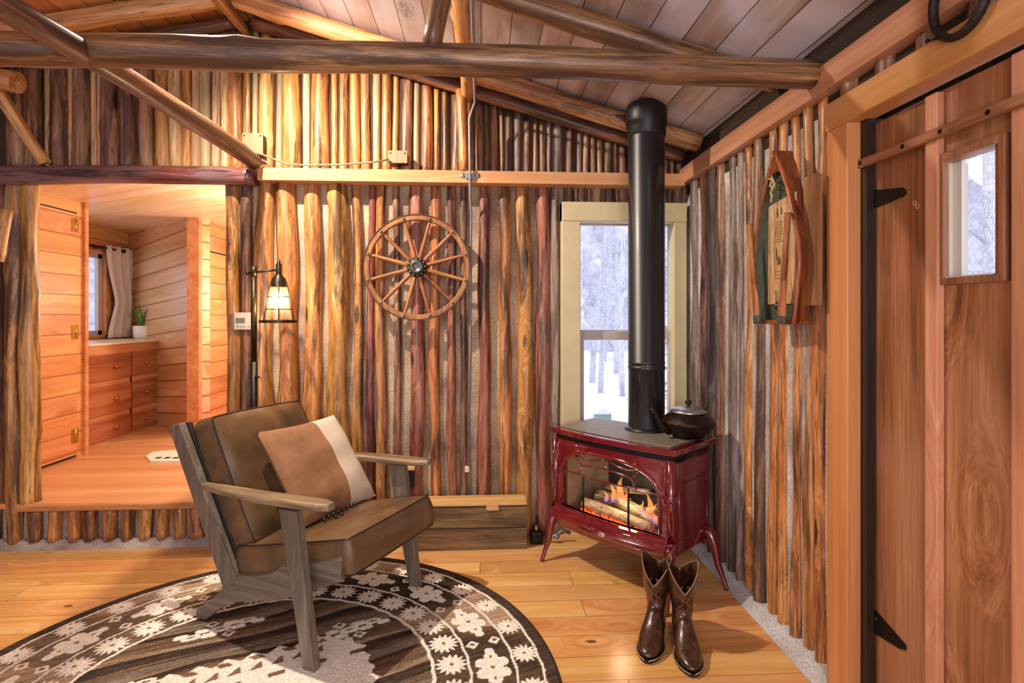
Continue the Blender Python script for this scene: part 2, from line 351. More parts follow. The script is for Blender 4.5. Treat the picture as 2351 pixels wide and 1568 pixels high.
# ---------------------------------------------------------------- room shell
YB, XR = 3.24, 1.235                     # mortar faces of the back wall and the right wall
XL = -3.8
def zc(x): return 2.30 + .288*(1.2-x) if x > -1.345 else 2.30 + .288*2.545 - .2*(-1.345-x)   # underside of the roof planks
struct('floor', MB().bb((XL, -1.6, -.05), (1.5, YB+.1, 0)), FLOOR)
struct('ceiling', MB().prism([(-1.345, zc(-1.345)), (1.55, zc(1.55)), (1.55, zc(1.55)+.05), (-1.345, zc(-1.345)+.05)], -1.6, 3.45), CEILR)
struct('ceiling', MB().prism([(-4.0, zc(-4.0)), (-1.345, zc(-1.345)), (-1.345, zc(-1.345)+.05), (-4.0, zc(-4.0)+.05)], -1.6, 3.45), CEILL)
struct('wall_left', MB().bb((XL-.1, -1.6, 0), (XL, YB+.1, 2.6)), MORTG)
# back wall with the nook opening and the window hole
ox0, ox1 = onY(38, 700, YB).x, onY(528, 700, YB).x
wx0, wx1, wz0, wz1 = onY(1325, 700, YB).x, onY(1552, 700, YB).x, .62, onY(1325, 508, YB).z
ztr = onY(1100, 398, 3.15).z
m = MB(); y0, y1 = YB, YB+.14
m.bb((XL, y0, 0), (ox0, y1, ztr)); m.bb((ox1, y0, 0), (wx0, y1, ztr)); m.bb((wx0, y0, 0), (wx1, y1, wz0)); m.bb((wx0, y0, wz1), (wx1, y1, ztr)); m.bb((wx1, y0, 0), (1.5, y1, ztr))
m.bb((ox0, y0, 0), (ox1, y1, .2))
wb = struct('wall_back', m, MORT)
pz1 = onY(700, 436, 3.2).z
palette = {'o': P_OR, 'b': P_BR, 'r': P_RE, 'g': P_GR, 'y': P_YE, 'd': G_DK, 'l': G_LT, 'n': G_GN}
back = [(533,30,'o'),(563,24,'b'),(605,42,'y'),(663,46,'y'),(716,38,'y'),(770,48,'y'),(816,22,'o'),(849,18,'r'),(876,22,'o'),(912,16,'b'),(957,30,'r'),
        (1002,22,'o'),(1038,20,'r'),(1066,15,'b'),(1113,28,'r'),(1157,28,'o'),(1203,34,'o'),(1247,32,'r'),(1276,22,'g'),(1586,20,'g'),(1606,18,'b')]
SC = 3.2/1249.
for u, w, c in back:
    x = onY(u, 724, 3.2).x; r = w*SC/2
    if u in (533, 563): zt = 2.10; z0 = .0
    else: zt = 2.10; z0 = .0
    log('pole', (x, YB-.012 + U(-.004, .006), z0), (x+U(-.012, .012), YB-.012, zt), r*1.12, r*.95, palette[c], parent=wb, bend=(U(-.012, .012), 0, 0), wob=.13)
for i in range(9):                       # short dark poles over the window
    x = wx0-.05 + i*.083
    log('pole', (x, YB-.0, onY(1300, 468, 3.2).z), (x, YB-.0, ztr), .036, .036, G_DK, parent=wb)
for u, w, c, z0 in ((25, 34, 'o', 0), (59, 36, 'y', .22)):    # posts on the left of the opening
    x = onY(u, 724, 3.18).x
    log('pole', (x, YB-.03, z0), (x, YB-.03, 2.1), w*SC/2, w*SC/2*.95, palette[c], parent=wb, wob=.14)
x = onY(2, 724, 3.2).x; log('pole', (x-.06, YB-.0, 0), (x-.06, YB, 2.1), .05, .05, G_DK, parent=wb)
# gable wall over the trim
mg = MB(); zg = ztr
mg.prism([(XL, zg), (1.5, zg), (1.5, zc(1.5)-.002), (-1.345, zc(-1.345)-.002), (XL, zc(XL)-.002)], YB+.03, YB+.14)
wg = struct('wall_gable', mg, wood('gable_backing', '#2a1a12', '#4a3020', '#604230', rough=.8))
u = 20.0
while u < 1585:
    if u < 330: w = U(26, 46) if rnd.random() < .62 else U(11, 15); c = 'b' if w > 20 else 'l'
    elif u < 560: w = U(17, 34); c = rnd.choice('llllyn')
    elif u < 760: w = U(28, 40) if rnd.random() < .6 else U(12, 17); c = 'y' if w > 20 else 'n'
    elif u < 1080: w = U(13, 24); c = rnd.choice('yyooobn')
    else: w = U(9, 20); c = rnd.choice('ddddbg')
    x = onY(u + w/2, 300, 3.26).x; r = w*SC/2
    log('pole', (x, YB+.035-min(r*.2, .012), zg), (x+U(-.006, .006), YB+.035-min(r*.2, .012), zc(x)-.045-U(0, .02)), r*1.04, r, palette[c], parent=wg, n=12, wob=.07)
    u += w + (U(1, 3) if u < 560 else U(2, 7))
# right wall
cy0 = onX(1897, 700, 1.19).y; cy1 = onX(1945, 700, 1.19).y        # casing front board far and near edges
struct('wall_eave', MB().prism([(XR, 2.02), (XR+.14, 2.02), (XR+.14, zc(XR+.14)-.001), (XR, zc(XR)-.001)], -1.6, YB+.14), wood('eave_backing_shade', '#1e130c', '#38261a', '#4e3624', ax=1, rough=.8))  # dark brown paints in the shaded band above the long trim
wr = struct('wall_right', MB().bb((XR, cy0, 0), (XR+.14, YB+.14, 2.02)).bb((XR, -1.6, 0), (XR+.14, .86, 2.02)), MORT_LIT)
for k in range(14):
    log('pole', (XR+.008, .70-k*.15, 0), (XR+.008, .70-k*.15, 2.1), .05, .045, (P_YE, P_OR, P_BR)[k % 3], parent=wr, wob=.14)
right = [(1590,14,'g'),(1609,14,'b'),(1627,16,'g'),(1648,18,'b'),(1672,17,'g'),(1692,15,'g'),(1712,17,'o'),(1738,24,'b'),(1766,22,'o'),(1790,20,'y'),(1816,22,'o'),(1843,24,'y'),(1874,28,'y')]
for u, w, c in right:
    p = onX(u, 724, 1.21); q = onX(u+w, 724, 1.21); r = abs(q.y-p.y)/2*.84
    r = min(max(r, .026), .048)
    log('pole', (XR+.008, p.y, 0), (XR+.006+U(-.004, .006), p.y+U(-.012, .012), 2.1), r*1.05, r*.92, palette[c], parent=wr, bend=(0, U(-.014, .014), 0), wob=.14)
for k in range(9):                       # pole stubs over the door
    y = cy0 - .06 - k*.16
    log('pole', (XR+.012, y, 1.97), (XR+.012, y, 2.1), .04, .04, P_BR, parent=wr, wob=.03)
# mortar ledge along the right wall's foot, window light painted into its pale colour
struct('baseboard_right', MB().prism([(XR-.075, 0), (XR+.02, 0), (XR+.02, .06), (XR-.03, .045)], cy0+.0, YB-.03), MORT_LIT, bevel=.008)
# trims
t0 = onY(590, 413, 3.12); t1 = onY(590, 384, 3.12)
struct('trim_1', MB().bb((t0.x, 3.12, t0.z), (1.19, YB+.05, t1.z)), TRIM, bevel=.003)
struct('trim_2', MB().bb((1.19-.005, -.6, 2.079), (1.262, 3.2, 2.172)), TRIMY, bevel=.003)

# ---------------------------------------------------------------- roof framing: every log its own thing
GR = 'peeled log rafters under the sloping ceiling'
def beam(name, label, *a, cat='beam', group=None, **k):
    o = log(name, *a, **k); return tag(o, label, cat, group)
tieR = onX(1868, 172, 1.19)
tY = tieR.y
beam('tie_beam', 'long dark log tie beam crossing the whole room below the ceiling', onY(-60, 112, tY), (1.2, tY, tieR.z), .057, .048, BEAM, bend=(0, 0, .012), wob=.06)
beam('longitudinal_beam', 'bowed log beam running diagonally from upper left to the lintel end', onX(-60, -22, -1.33), onY(584, 372, 3.1), .040, .044, BEAM, bend=(0, 0, .022), wob=.05)
yB = onX(1600, 338, 1.19).y; yC = onX(1775, 232, 1.19).y; yD = onX(2078, 2, 1.19).y
def zr(x): return zc(x) - .052
for yy, lab, mt in ((yB, 'rafter log just in front of the gable wall, right slope', RAFT), (yC, 'dark rafter log crossing the right ceiling above the tie beam', RAFT), (yD, 'rafter log end at the top right above the long trim', RAFT)):
    beam('rafter', lab, (-.02, yy, zr(-.02)), (1.2, yy, zr(1.2)), .05, .05, mt, cat='rafter', group=GR, wob=.07)
beam('rafter', 'pale peeled rafter log left of the hanging purlin, right slope', (-.13, yB, zr(-.13)), (-1.31, yB, zr(-1.31)), .046, .05, RAFL, cat='rafter', group=GR, wob=.05, top=.03)
beam('rafter', 'pale rafter log descending left from the ridge', (-1.38, yB, zr(-1.38)), (-3.3, yB, zr(-3.3)), .05, .05, RAFL, cat='rafter', group=GR, wob=.05, top=.0)
beam('rafter', 'thin dark pole along the top of the gable poles, right slope', (-1.3, YB-.05, zc(-1.3)-.05), (1.2, YB-.05, zc(1.2)-.055), .034, .034, BEAM, cat='rafter', group=GR, wob=.05)
beam('rafter', 'thin dark pole along the top of the gable poles, left slope', (-1.4, YB-.05, zc(-1.4)-.05), (-3.6, YB-.05, zc(-3.6)-.055), .034, .034, BEAM, cat='rafter', group=GR, wob=.05)
beam('ridge_pole', 'slim pole running under the roof ridge', (-1.345, 1.1, 2.925), (-1.345, 3.2, 2.925), .028, .028, RAFT, cat='beam')
beam('purlin', 'purlin log running straight back above the gable post', (-.075, .9, zc(-.075)-.075), (-.075, 3.2, zc(-.075)-.075), .042, .042, RAFL, cat='beam')
beam('gable_post', 'knotty upright post on the pine trim beside the grey conduit', (onY(1064, 384, 3.14).x, 3.15, t1.z), (-.115, 3.15, zc(-.11)-.08), .034, .034, P_OR, cat='post')
sp0 = onY(990, 112, tY); sp1 = onY(1014, 0, tY); dd = (sp1-sp0)
beam('roof_strut', 'leaning round strut standing on the dark tie beam', sp0, sp0+dd*((zc(sp1.x)-.01-sp0.z)/dd.z), .036, .036, BEAM, cat='post')
beam('log_stub', 'cut round log end poking in at the left edge', onY(-160, 150, 2.9), onY(42, 190, 2.9), .055, .053, RAFL, cat='beam', wob=.02)
beam('brace', 'slanting pole brace at the left standing on the lintel log', onY(102, 376, 3.13), onY(-60, 120, 2.95), .034, .032, RAFL, cat='beam')
beam('lintel', 'glossy purplish brown log lintel over the nook opening', (onY(-90, 400, 3.16).x, 3.16, onY(0, 400, 3.16).z), (onY(588, 405, 3.16).x, 3.16, onY(588, 405, 3.16).z), .054, .048, LINT, wob=.07)

# ---------------------------------------------------------------- nook on its raised floor
XC, XD, XW, ZN, ZP = -3.0, -3.12, -3.66, 2.15, .25
yc1 = onX(188, 700, XC).y; ycor = onX(293, 700, XW).y; XQ = -2.47; yq = onX(455, 700, XQ).y
m = MB().bb((XL, YB-.06, ZP-.03), (-1.05, ycor+1.2, ZP)); stage = struct('floor_nook', m, NOOKF, bevel=.006)
stage['kind'] = 'structure'
struct('trim_3', MB().bb((onY(36, 1150, 3.15).x, YB-.095, ZP-.035), (onY(528, 1150, 3.15).x, YB-.055, ZP+.001)), wood('nosing', '#a5633a', '#c07f52', '#d09468', ax=0, rough=.4, var=.03), bevel=.008)
ws = struct('wall_stage', MB().bb((onY(0, 1150, 3.2).x, YB-.02, 0), (ox1+.02, YB+.0, ZP-.03)).prism([(YB-.09, 0), (YB, 0), (YB, .05), (YB-.05, .035)], onY(-20, 1150, 3.2).x, ox1+.05, 'yz'), MORTG)
for u in (73, 113, 161, 201, 245, 284, 324, 366, 407, 448, 489, 526):
    x = onY(u, 1190, 3.17).x; log('pole', (x, YB-.035, .035), (x+U(-.01, .01), YB-.035, ZP-.036), .033+U(-.004, .006), .036, P_OR, parent=ws, wob=.1)
# closet block on the left of the nook
m = MB().bb((XC-.5, YB+.14, ZP), (XC, yc1, ZN)); cl = thing('closet', 'tall built-in pine closet beside the nook opening, brass hinges', 'closet')
m.build('body', NOOKH, cl)
d0, d1 = YB+.16, onX(173, 700, XC).y; dz1 = onX(120, 478, XC).z
MB().bb((XC, d0, ZP+.02), (XC+.014, d1, dz1)).build('door', NOOKH, cl, bevel=.003)
MB().bb((XC, d0, dz1), (XC+.004, d1+.012, dz1+.012)).bb((XC, d1, ZP+.02), (XC+.004, d1+.012, dz1)).bb((XC, d0, ZP+.004), (XC+.004, d1, ZP+.018)).build('door_gap_shade', DARKW, cl)  # dark strips painted for the shade in the gaps round the door
for v in (517, 762, 1000):
    c = onX(172, v, XC+.014); MB().bb((XC+.014, c.y-.035, c.z-.05), (XC+.02, c.y-.004, c.z+.05)).bb((XC+.014, c.y+.004, c.z-.05), (XC+.02, c.y+.03, c.z+.05)).tube([(XC+.02, c.y, c.z-.05), (XC+.02, c.y, c.z+.05)], .006, 8).build('hinge', BRASS, cl)
MB().bb((XC-.02, yc1, ZP), (XC+.025, yc1+.035, ZN)).build('edge_board', DRESL, cl)
# walls of the nook
wy0, wy1 = ycor-1.6, onX(250, 700, XW).y; wnz0, wnz1 = onX(240, 775, XW).z, onX(240, 578, XW).z
m = MB().bb((XW-.12, yc1, ZP), (XW, ycor, wnz0)).bb((XW-.12, yc1, wnz1), (XW, ycor, ZN)).bb((XW-.12, wy1, wnz0), (XW, ycor, wnz1))
struct('wall_nook_left', m, NOOKH)
dv = Vector((XQ-XW, yq-ycor, 0)); dl = dv.length; an = math.atan2(dv.y, dv.x)
o = struct('wall_nook_back', MB().bb((0, 0, ZP), (dl, .1, ZN)), NOOKD); o.location = (XW, ycor, 0); o.rotation_euler = (0, 0, an)
qc = thing('closet', 'second pine closet at the right end of the nook, plank door', 'closet')
MB().bb((XQ-.06, yq, ZP), (XQ, ycor+1.0, ZN)).build('body', NOOKH, qc)
qd = onX(466, 576, XQ); MB().bb((XQ, qd.y-.014, ZP), (XQ+.004, qd.y+.76, qd.z+.012)).build('door_gap_shade', DARKW, qc); MB().bb((XQ, qd.y, ZP+.02), (XQ+.014, qd.y+.75, qd.z)).build('door', NOOKH, qc, bevel=.003)  # dark sheet behind the door edge stands in for gap shade
MB().bb((XQ-.08, yq-.03, ZP), (XQ+.02, yq+.03, ZN)).build('edge_board', DRESL, qc)
struct('wall_nook_far', MB().bb((XQ-.1, ycor+.98, ZP), (-.95, ycor+1.1, ZN)), NOOKD)
struct('wall_nook_right', MB().bb((-1.05, YB+.14, ZP), (-.95, ycor+1.0, ZN)), NOOKH)
struct('ceiling_nook', MB().bb((XW-.1, YB+.14, ZN), (-.95, ycor+1.1, ZN+.05)), NOOKC)
# nook window
wn = struct('window_2', MB().bb((XW-.06, wy0-.1, wnz0), (XW+.02, wy1-.0, wnz0+.03)).bb((XW-.06, wy0-.1, wnz1-.03), (XW+.02, wy1, wnz1)).bb((XW-.06, wy1-.07, wnz0), (XW+.02, wy1, wnz1)), DRESL)
GLS = glass('window_glass')
struct('window_pane', MB().bb((XW-.05, wy0-.1, wnz0+.03), (XW-.045, wy1-.07, wnz1-.03)), GLS, wn)
struct('window_sash', MB().bb((XW-.055, wy1-.12, wnz0+.03), (XW-.02, wy1-.07, wnz1-.03)).bb((XW-.055, wy0, wnz0+.03), (XW-.02, wy1-.07, wnz0+.07)).bb((XW-.055, wy0, wnz1-.07), (XW-.02, wy1-.07, wnz1-.03)), SASH, wn)
# dresser
ds0, ds1 = yc1+.04, onX(412, 780, XD).y; zt = onX(300, 783, XD).z
dr = thing('dresser', 'built-in wooden dresser with six drawers under the nook window', 'dresser')
MB().bb((XW, ds0, ZP), (XD, ds1, zt-.02)).build('body', DRESL, dr)
MB().bb((XW, ds0, zt-.02), (XD+.012, ds1+.01, zt)).build('top', plain('pale_top', '#d8c8b0', .35), dr, bevel=.004)
ymid = onX(300, 900, XD).y; zs = [onX(298, v, XD).z for v in (808, 864, 876, 936, 947, 1003)]
zs[5] = max(zs[5], ZP+.02)
for r_ in range(3):
    for (ya, yb, ks) in ((ds0+.0, ymid-.012, (263,)), (ymid+.012, ds1-.02, (333, 388))):
        if ya < ymid and r_ == 0: MB().bb((XD, ymid-.012, ZP+.02), (XD+.002, ymid+.012, zs[0])).build('drawer_gap_shade', DARKW, dr)  # dark strip stands in for shade between the drawer columns
        d = MB().bb((XD, ya, zs[r_*2+1]), (XD+.014, yb, zs[r_*2])).build('drawer', DRES, dr, bevel=.003)
        for ku in ks:
            ky = onX(ku, 850, XD+.01).y; kz = (zs[r_*2]+zs[r_*2+1])/2
            MB().tube([(XD+.014, ky, kz), (XD+.03, ky, kz)], .006, 8).sphere((XD+.034, ky, kz), .017, 10, 8, (.6, 1.6, .8)).build('knob', BRASS, d)
# plant
pc = onX(327, 776, -3.36); pl = thing('potted_snake_plant', 'small snake plant in a white pot on the dresser', 'plant', (pc.x, pc.y, zt))
MB().lathe([(.001, 0), (.062, 0), (.078, .012), (.082, .125), (.074, .127), (.07, .11), (.001, .108)], 28).build('pot', plain('white_ceramic', '#e6ded4', .35), pl)
LEAF = wood('leaf', '#1f4a24', '#3f7d3a', '#7fae58', ax=2, sc=.6, st=.3, rough=.4, var=.1)
for k in range(9):
    a = k*2.4; L = U(.17, .27); le = U(.15, .42); m = MB(); rings = []
    for i in range(9):
        t = i/8; w = .018*math.sin(math.pi*(.18+.82*t)**.8)+.001; out = .02+le*t*t*L*1.3; z = .1+t*L
        ring = []
        for (p, q) in ((-1, 0), (-.5, .35), (0, .5), (.5, .35), (1, 0), (0, -.2)):
            x_, y_ = out+q*w*.5, p*w; ring.append((x_*math.cos(a)-y_*math.sin(a), x_*math.sin(a)+y_*math.cos(a), z))
        rings.append(ring)
    m.loft(rings).build('leaf', LEAF, pl)
# curtain and rod
rz_ = onX(240, 569, XW+.09).z; cr = thing('curtain_rod', 'black curtain rod above the nook window', 'rod')
MB().tube([(XW+.09, wy0, rz_), (XW+.09, onX(283, 575, XW+.09).y, rz_)], .011, 10).build('pole', BLACK, cr)
MB().sphere((XW+.09, onX(284, 575, XW+.09).y, rz_), .02).build('finial', BLACK, cr)
MB().tube([(XW, ycor-.5, rz_), (XW+.09, ycor-.5, rz_)], .008, 8).build('bracket', BLACK, cr)
c0, c1 = onX(243, 570, XW+.09).y, onX(313, 570, XW+.09).y; m = MB(); n, k = 60, 16; vs = []
zb = zt+.012
for j in range(k+1):
    tz = j/k
    for i in range(n+1):
        t = i/n; pin = 1-.18*math.sin(math.pi*min(1, tz*1.0))*(1-t)
        y = c1-(c1-c0)*(1-t)*(.72+.28*abs(math.cos(tz*2.6)))
        vs.append((XW+.09+.035*math.sin(t*math.pi*7+.3*math.sin(tz*3)), y, rz_+.03+(zb-rz_-.03)*tz))
m.add(vs, [(j*(n+1)+i, j*(n+1)+i+1, (j+1)*(n+1)+i+1, (j+1)*(n+1)+i) for j in range(k) for i in range(n)], True)
tag(m.build('curtain', plain('linen', '#cbb9ab', .85, 0, .06, 60), solid=.003), 'long taupe and white curtain hanging by the nook window', 'curtain')
# nook mat
mp_ = [onZ(u, v, ZP) for u, v in ((335, 1050), (352, 1040), (440, 1034), (470, 1062), (345, 1062))]
m = MB().prism([(p.x, p.y) for p in mp_], ZP, ZP+.012, 'xy')
mat_ = tag(m.build('nook_mat', plain('mat_white', '#d8cdbc', .9, 0, .12, 80, .4)), 'small off-white mat with a row of dark dashes in the nook', 'mat')
m = MB()
for i in range(5):
    a = onZ(358+i*20, 1055, ZP); b = onZ(370+i*20, 1055, ZP); MB().bb((a.x, a.y-.02, ZP+.012), (b.x, a.y+.02, ZP+.014)).build('dash', plain('mat_dark', '#2c2622', .9), mat_)

# ---------------------------------------------------------------- back window
win = struct('window_1', MB().bb((onY(1290, 500, 3.15).x, 3.15, .55), (onY(1333, 500, 3.15).x, YB, onY(1300, 463, 3.15).z))
    .bb((onY(1548, 500, 3.15).x, 3.15, .55), (onY(1577, 500, 3.15).x, YB, onY(1300, 463, 3.15).z))
    .bb((onY(1290, 500, 3.15).x, 3.145, onY(1300, 507, 3.15).z), (onY(1577, 500, 3.15).x, YB, onY(1300, 463, 3.15).z)), CREAM, bevel=.004)
xa, xb = onY(1330, 600, 3.2).x, onY(1550, 600, 3.2).x; za, zm, zb_ = onY(1330, 512, 3.22).z, onY(1330, 768, 3.22).z, .60
m = MB()
def frame(m, x0, x1, z0, z1, w, y0, y1):
    m.bb((x0, y0, z0), (x0+w, y1, z1)); m.bb((x1-w, y0, z0), (x1, y1, z1)); m.bb((x0+w, y0, z0), (x1-w, y1, z0+w)); m.bb((x0+w, y0, z1-w), (x1-w, y1, z1))
frame(m, xa-.02, xb+.02, zm-.01, za+.03, .035, 3.26, 3.29); struct('upper_sash', m, SASH, win, bevel=.003)
m = MB(); frame(m, xa-.02, xb+.02, zb_, zm+.02, .052, 3.22, 3.255); struct('lower_sash', m, SASH, win, bevel=.003)
struct('glass_pane', MB().bb((xa, 3.272, zm), (xb, 3.276, za)), GLS, win); struct('glass_pane', MB().bb((xa, 3.236, zb_), (xb, 3.24, zm)), GLS, win)
struct('window_frame', MB().bb((xa-.04, 3.24, zb_), (xa-.015, 3.38, za+.05)).bb((xb+.015, 3.24, zb_), (xb+.04, 3.38, za+.05)).bb((xa-.04, 3.2, zb_-.05), (xb+.04, 3.38, zb_)), CREAM, win)

# ---------------------------------------------------------------- outdoors: snow and trees
g = MB(); N = 40
vs = [((i/N-.5)*90, (j/N-.5)*90+10, -.75+.02*math.sin(i*1.7)*math.cos(j*1.3)) for j in range(N+1) for i in range(N+1)]
g.add(vs, [(j*(N+1)+i, j*(N+1)+i+1, (j+1)*(N+1)+i+1, (j+1)*(N+1)+i) for j in range(N) for i in range(N)], True)
o = g.build('snow_ground', SNOW); o['kind'] = 'structure'
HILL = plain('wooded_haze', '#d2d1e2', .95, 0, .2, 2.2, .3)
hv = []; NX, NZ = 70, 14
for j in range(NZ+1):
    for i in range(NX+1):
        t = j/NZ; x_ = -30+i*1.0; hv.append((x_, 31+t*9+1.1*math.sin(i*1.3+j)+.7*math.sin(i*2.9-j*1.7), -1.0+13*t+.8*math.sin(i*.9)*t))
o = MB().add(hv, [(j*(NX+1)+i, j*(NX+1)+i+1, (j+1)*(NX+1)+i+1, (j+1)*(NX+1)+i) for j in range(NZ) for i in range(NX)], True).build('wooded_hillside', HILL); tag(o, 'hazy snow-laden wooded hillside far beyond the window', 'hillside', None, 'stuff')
BIR = wood('birch_bark', '#cfcfdf', '#e8e8f4', '#fafaff', bark='#c0bfd0', bamt=.2, st=.5, rough=.8, var=.1)
BUSH = plain('frosty_twigs', '#8f97a0', .8, 0, .2, 6)
def tree(x, y, h, r, label, lean, grp='pale trunks in the snowy wood behind the house'):
    R = random.Random(int(x*100+y*7)); m = MB(); L = [(x+lean*t*h+.05*math.sin(t*7+x), y, -.8+t*h) for t in [i/10 for i in range(11)]]
    m.tube(L, [r*(1-.6*i/10) for i in range(11)], 8)
    for b in range(16):
        t = R.uniform(.12, .95); i = int(t*10); p = Vector(L[i]); a = R.uniform(0, 6.28); ln = R.uniform(.5, 1.6)
        q = p+Vector((math.cos(a)*ln, math.sin(a)*ln*.5, ln*R.uniform(.2, .8)))
        m.tube([p, (p+q)/2+Vector((0, 0, .08)), q], [r*.22, r*.15, .006], 5)
        for _ in range(2):
            a2 = R.uniform(0, 6.28); e = (p+q)/2; m.tube([e, e+Vector((math.cos(a2)*.4, math.sin(a2)*.2, .35))], [r*.1, .004], 4)
    tag(m.build('bare_tree', BIR), label, 'tree', grp)
for i in range(15):
    y = U(13, 26); u = 1310+i*17+U(-8, 8); x = onY(u, 700, y).x
    tree(x, y, U(8, 12), U(.05, .10), 'bare snow-dusted trunk in the wood behind the window', U(-.06, .1))
for i in range(7):
    y = U(9, 14); x = -9 - U(0, 7); tree(x, y-4+U(-3, 3), U(8, 11), U(.06, .12), 'bare trunk outside the nook window', U(-.05, .05), 'trunks outside the nook window')
for i in range(7):
    tree(U(5, 10), U(2, 9), U(7, 10), U(.05, .1), 'bare trunk outside the door pane', U(-.05, .05), 'trunks outside the door pane')
ev = thing('spruce', 'snow-dusted spruce boughs at the right of the window view', 'tree', (onY(1650, 600, 7.5).x, 7.5, -.75)); m = MB(); MB().tube([(0, 0, 0), (0, 0, 5)], [.08, .02], 8).build('trunk', BUSH, ev)
for k in range(80):
    z = U(.4, 4.6); a = U(0, 6.28); L = (5-z)*.26+.25; e = Vector((math.cos(a)*L, math.sin(a)*L, z-.15))
    m.tube([(0, 0, z), e*.5+Vector((0, 0, z*.5+.03)), e], [.02, .015, .005], 5)
    for q in range(7):
        t = .3+.1*q; p = Vector((0, 0, z)).lerp(e, t)
        for s_ in (-1, 1): m.tube([p, p+Vector((math.cos(a+s_*.9)*.16, math.sin(a+s_*.9)*.16, -.03))], [.012, .003], 4)
m.build('boughs', plain('frosted_green', '#b4c2bc', .8, 0, .25, 9), ev)
sh = thing('garden_box', 'small greenish box standing in the snow beyond the window', 'box', (onY(1383, 820, 9).x, 9, -.75))
MB().bb((-.13, -.1, 0), (.13, .1, .42)).build('body', plain('pale_green', '#8fa8a4', .7), sh, bevel=.01)
MB().prism([(-.16, .42), (.16, .42), (0, .52)], -.13, .13).build('lid', SNOW, sh)

# ---------------------------------------------------------------- door wall
XF = 1.19
zh0 = 1.932; zh1 = onX(1900, 240, XF).z
struct('trim_4', MB().bb((XF, cy1, 0), (XR+.03, cy0, zh0)), CASE, bevel=.004)
struct('trim_6', MB().bb((XF, .84, 0), (XR+.03, .93, zh0)), CASE, bevel=.004)
struct('trim_5', MB().bb((XF-.004, -.6, zh0), (XR+.03, cy0+.002, zh1)), CASEY, bevel=.004)
yj = onX(1965, 700, 1.25).y
struct('door_frame', MB().bb((XR+.0, cy1-.03, 0), (XR+.12, cy1+.01, zh0)).bb((XR+.06, -.6, zh0-.0), (XR+.14, cy0, zh0+.06)).bb((XR+.10, yj-.02, 0), (XR+.14, cy1, zh0)), DARKW)
XDo = 1.265                                    # face of the door boards
def dy(u, X=XDo): return onX(u, 700, X).y
wyA, wyB = dy(2165), dy(2285); wzA = onX(2165, 640, XDo).z; wzB = onX(2165, 375, XDo).z
ya_, yb_ = dy(1970), dy(2130)
door = struct('door_1', MB().bb((XDo, yb_-.005, .02), (XDo+.03, ya_, zh0-.015)), DOORW, bevel=.003)
m = MB(); y2 = dy(2322)
yg = dy(2162); struct('door_gap', MB().bb((XDo+.022, yg-.004, .02), (XDo+.03, yb_-.004, zh0-.015)), DARKW, door)
m.bb((XDo, y2, .02), (XDo+.03, yg, wzA)).bb((XDo, y2, wzB), (XDo+.03, yg, zh0-.015)).bb((XDo, wyA, wzA), (XDo+.03, max(yg, wyA+.002), wzB)).bb((XDo, y2, wzA), (XDo+.03, wyB, wzB))
struct('door_board', m, DOORW, door)
struct('door_board', MB().bb((XDo, .93, .02), (XDo+.03, y2-.006, zh0-.015)), DOORW, door)
bt = onX(2100, 250, XDo-.02)
struct('door_batten', MB().bb((XDo-.022, dy(2153, XDo-.02), .02), (XDo, dy(2124, XDo-.02), zh0-.02)), BATT, door, bevel=.003)
struct('door_batten', MB().bb((XDo-.022, dy(2322, XDo-.02)-.1, .02), (XDo, dy(2322, XDo-.02), zh0-.02)), BATT, door, bevel=.003)
# pane frame
fy0, fy1 = dy(2158, XDo-.02), dy(2303, XDo-.02); fz0, fz1 = wzA-.018, wzB+.022
FRM = wood('pane_frame_wood', '#744430', '#925a40', '#a97054', ax=2, rough=.45, var=.05)
m = MB(); m.bb((XDo-.018, fy1, fz0), (XDo+.0, fy1+.016, fz1)).bb((XDo-.018, fy0-.008, fz0), (XDo+.0, fy0, fz1)).bb((XDo-.018, fy1+.016, fz0), (XDo, fy0-.008, fz0+.018)).bb((XDo-.018, fy1+.016, fz1-.022), (XDo, fy0-.008, fz1))
struct('pane_frame', m, FRM, door, bevel=.002)
struct('pane_lining', MB().bb((XDo-.012, wyA-.003, wzA), (XDo+.07, wyA+.006, wzB)).bb((XDo-.012, wyB, wzA-.002), (XDo+.03, wyA, wzA+.004)).bb((XDo+.03, wyB, wzA-.01), (XDo+.07, wyA, wzA)).bb((XDo+.026, wyA-.03, wzA), (XDo+.034, wyA-.002, wzB)), WHITE, door)
struct('glass_pane', MB().bb((XDo+.02, wyB, wzA), (XDo+.024, wyA, wzB)), GLS, door)
# long strip with bolt holes
s0, s1 = onX(1972, 379, XDo-.03), onX(2480, 147, XDo-.03)
bar = thing('door_strip', 'narrow worn wooden strip with bolt holes fixed slanting across the door', 'strip')
zA, zB = s0.z, s0.z-.0
hw = .014
m = MB().prism([(s0.y, s0.z-hw), (s1.y, s0.z-hw), (s1.y, s0.z+hw), (s0.y, s0.z+hw)], XDo-.040, XDo-.022, 'yz'); m.build('strip', wood('strip_wood', '#6e4028', '#8f5c40', '#a87658', ax=1, rough=.5), bar, bevel=.003)
m = MB()
for u in (1975, 2072, 2158, 2268):
    p = onX(u, 700, XDo-.04); m.tube([(XDo-.0415, p.y, s0.z), (XDo-.0395, p.y, s0.z)], .0065, 14)
m.build('bolt_holes', BLACK, bar)
m = MB(); m.tube([(XDo-.0, s0.y, s0.z), (XDo-.022, s0.y, s0.z)], .01, 8).build('spacer', BLACK, bar)
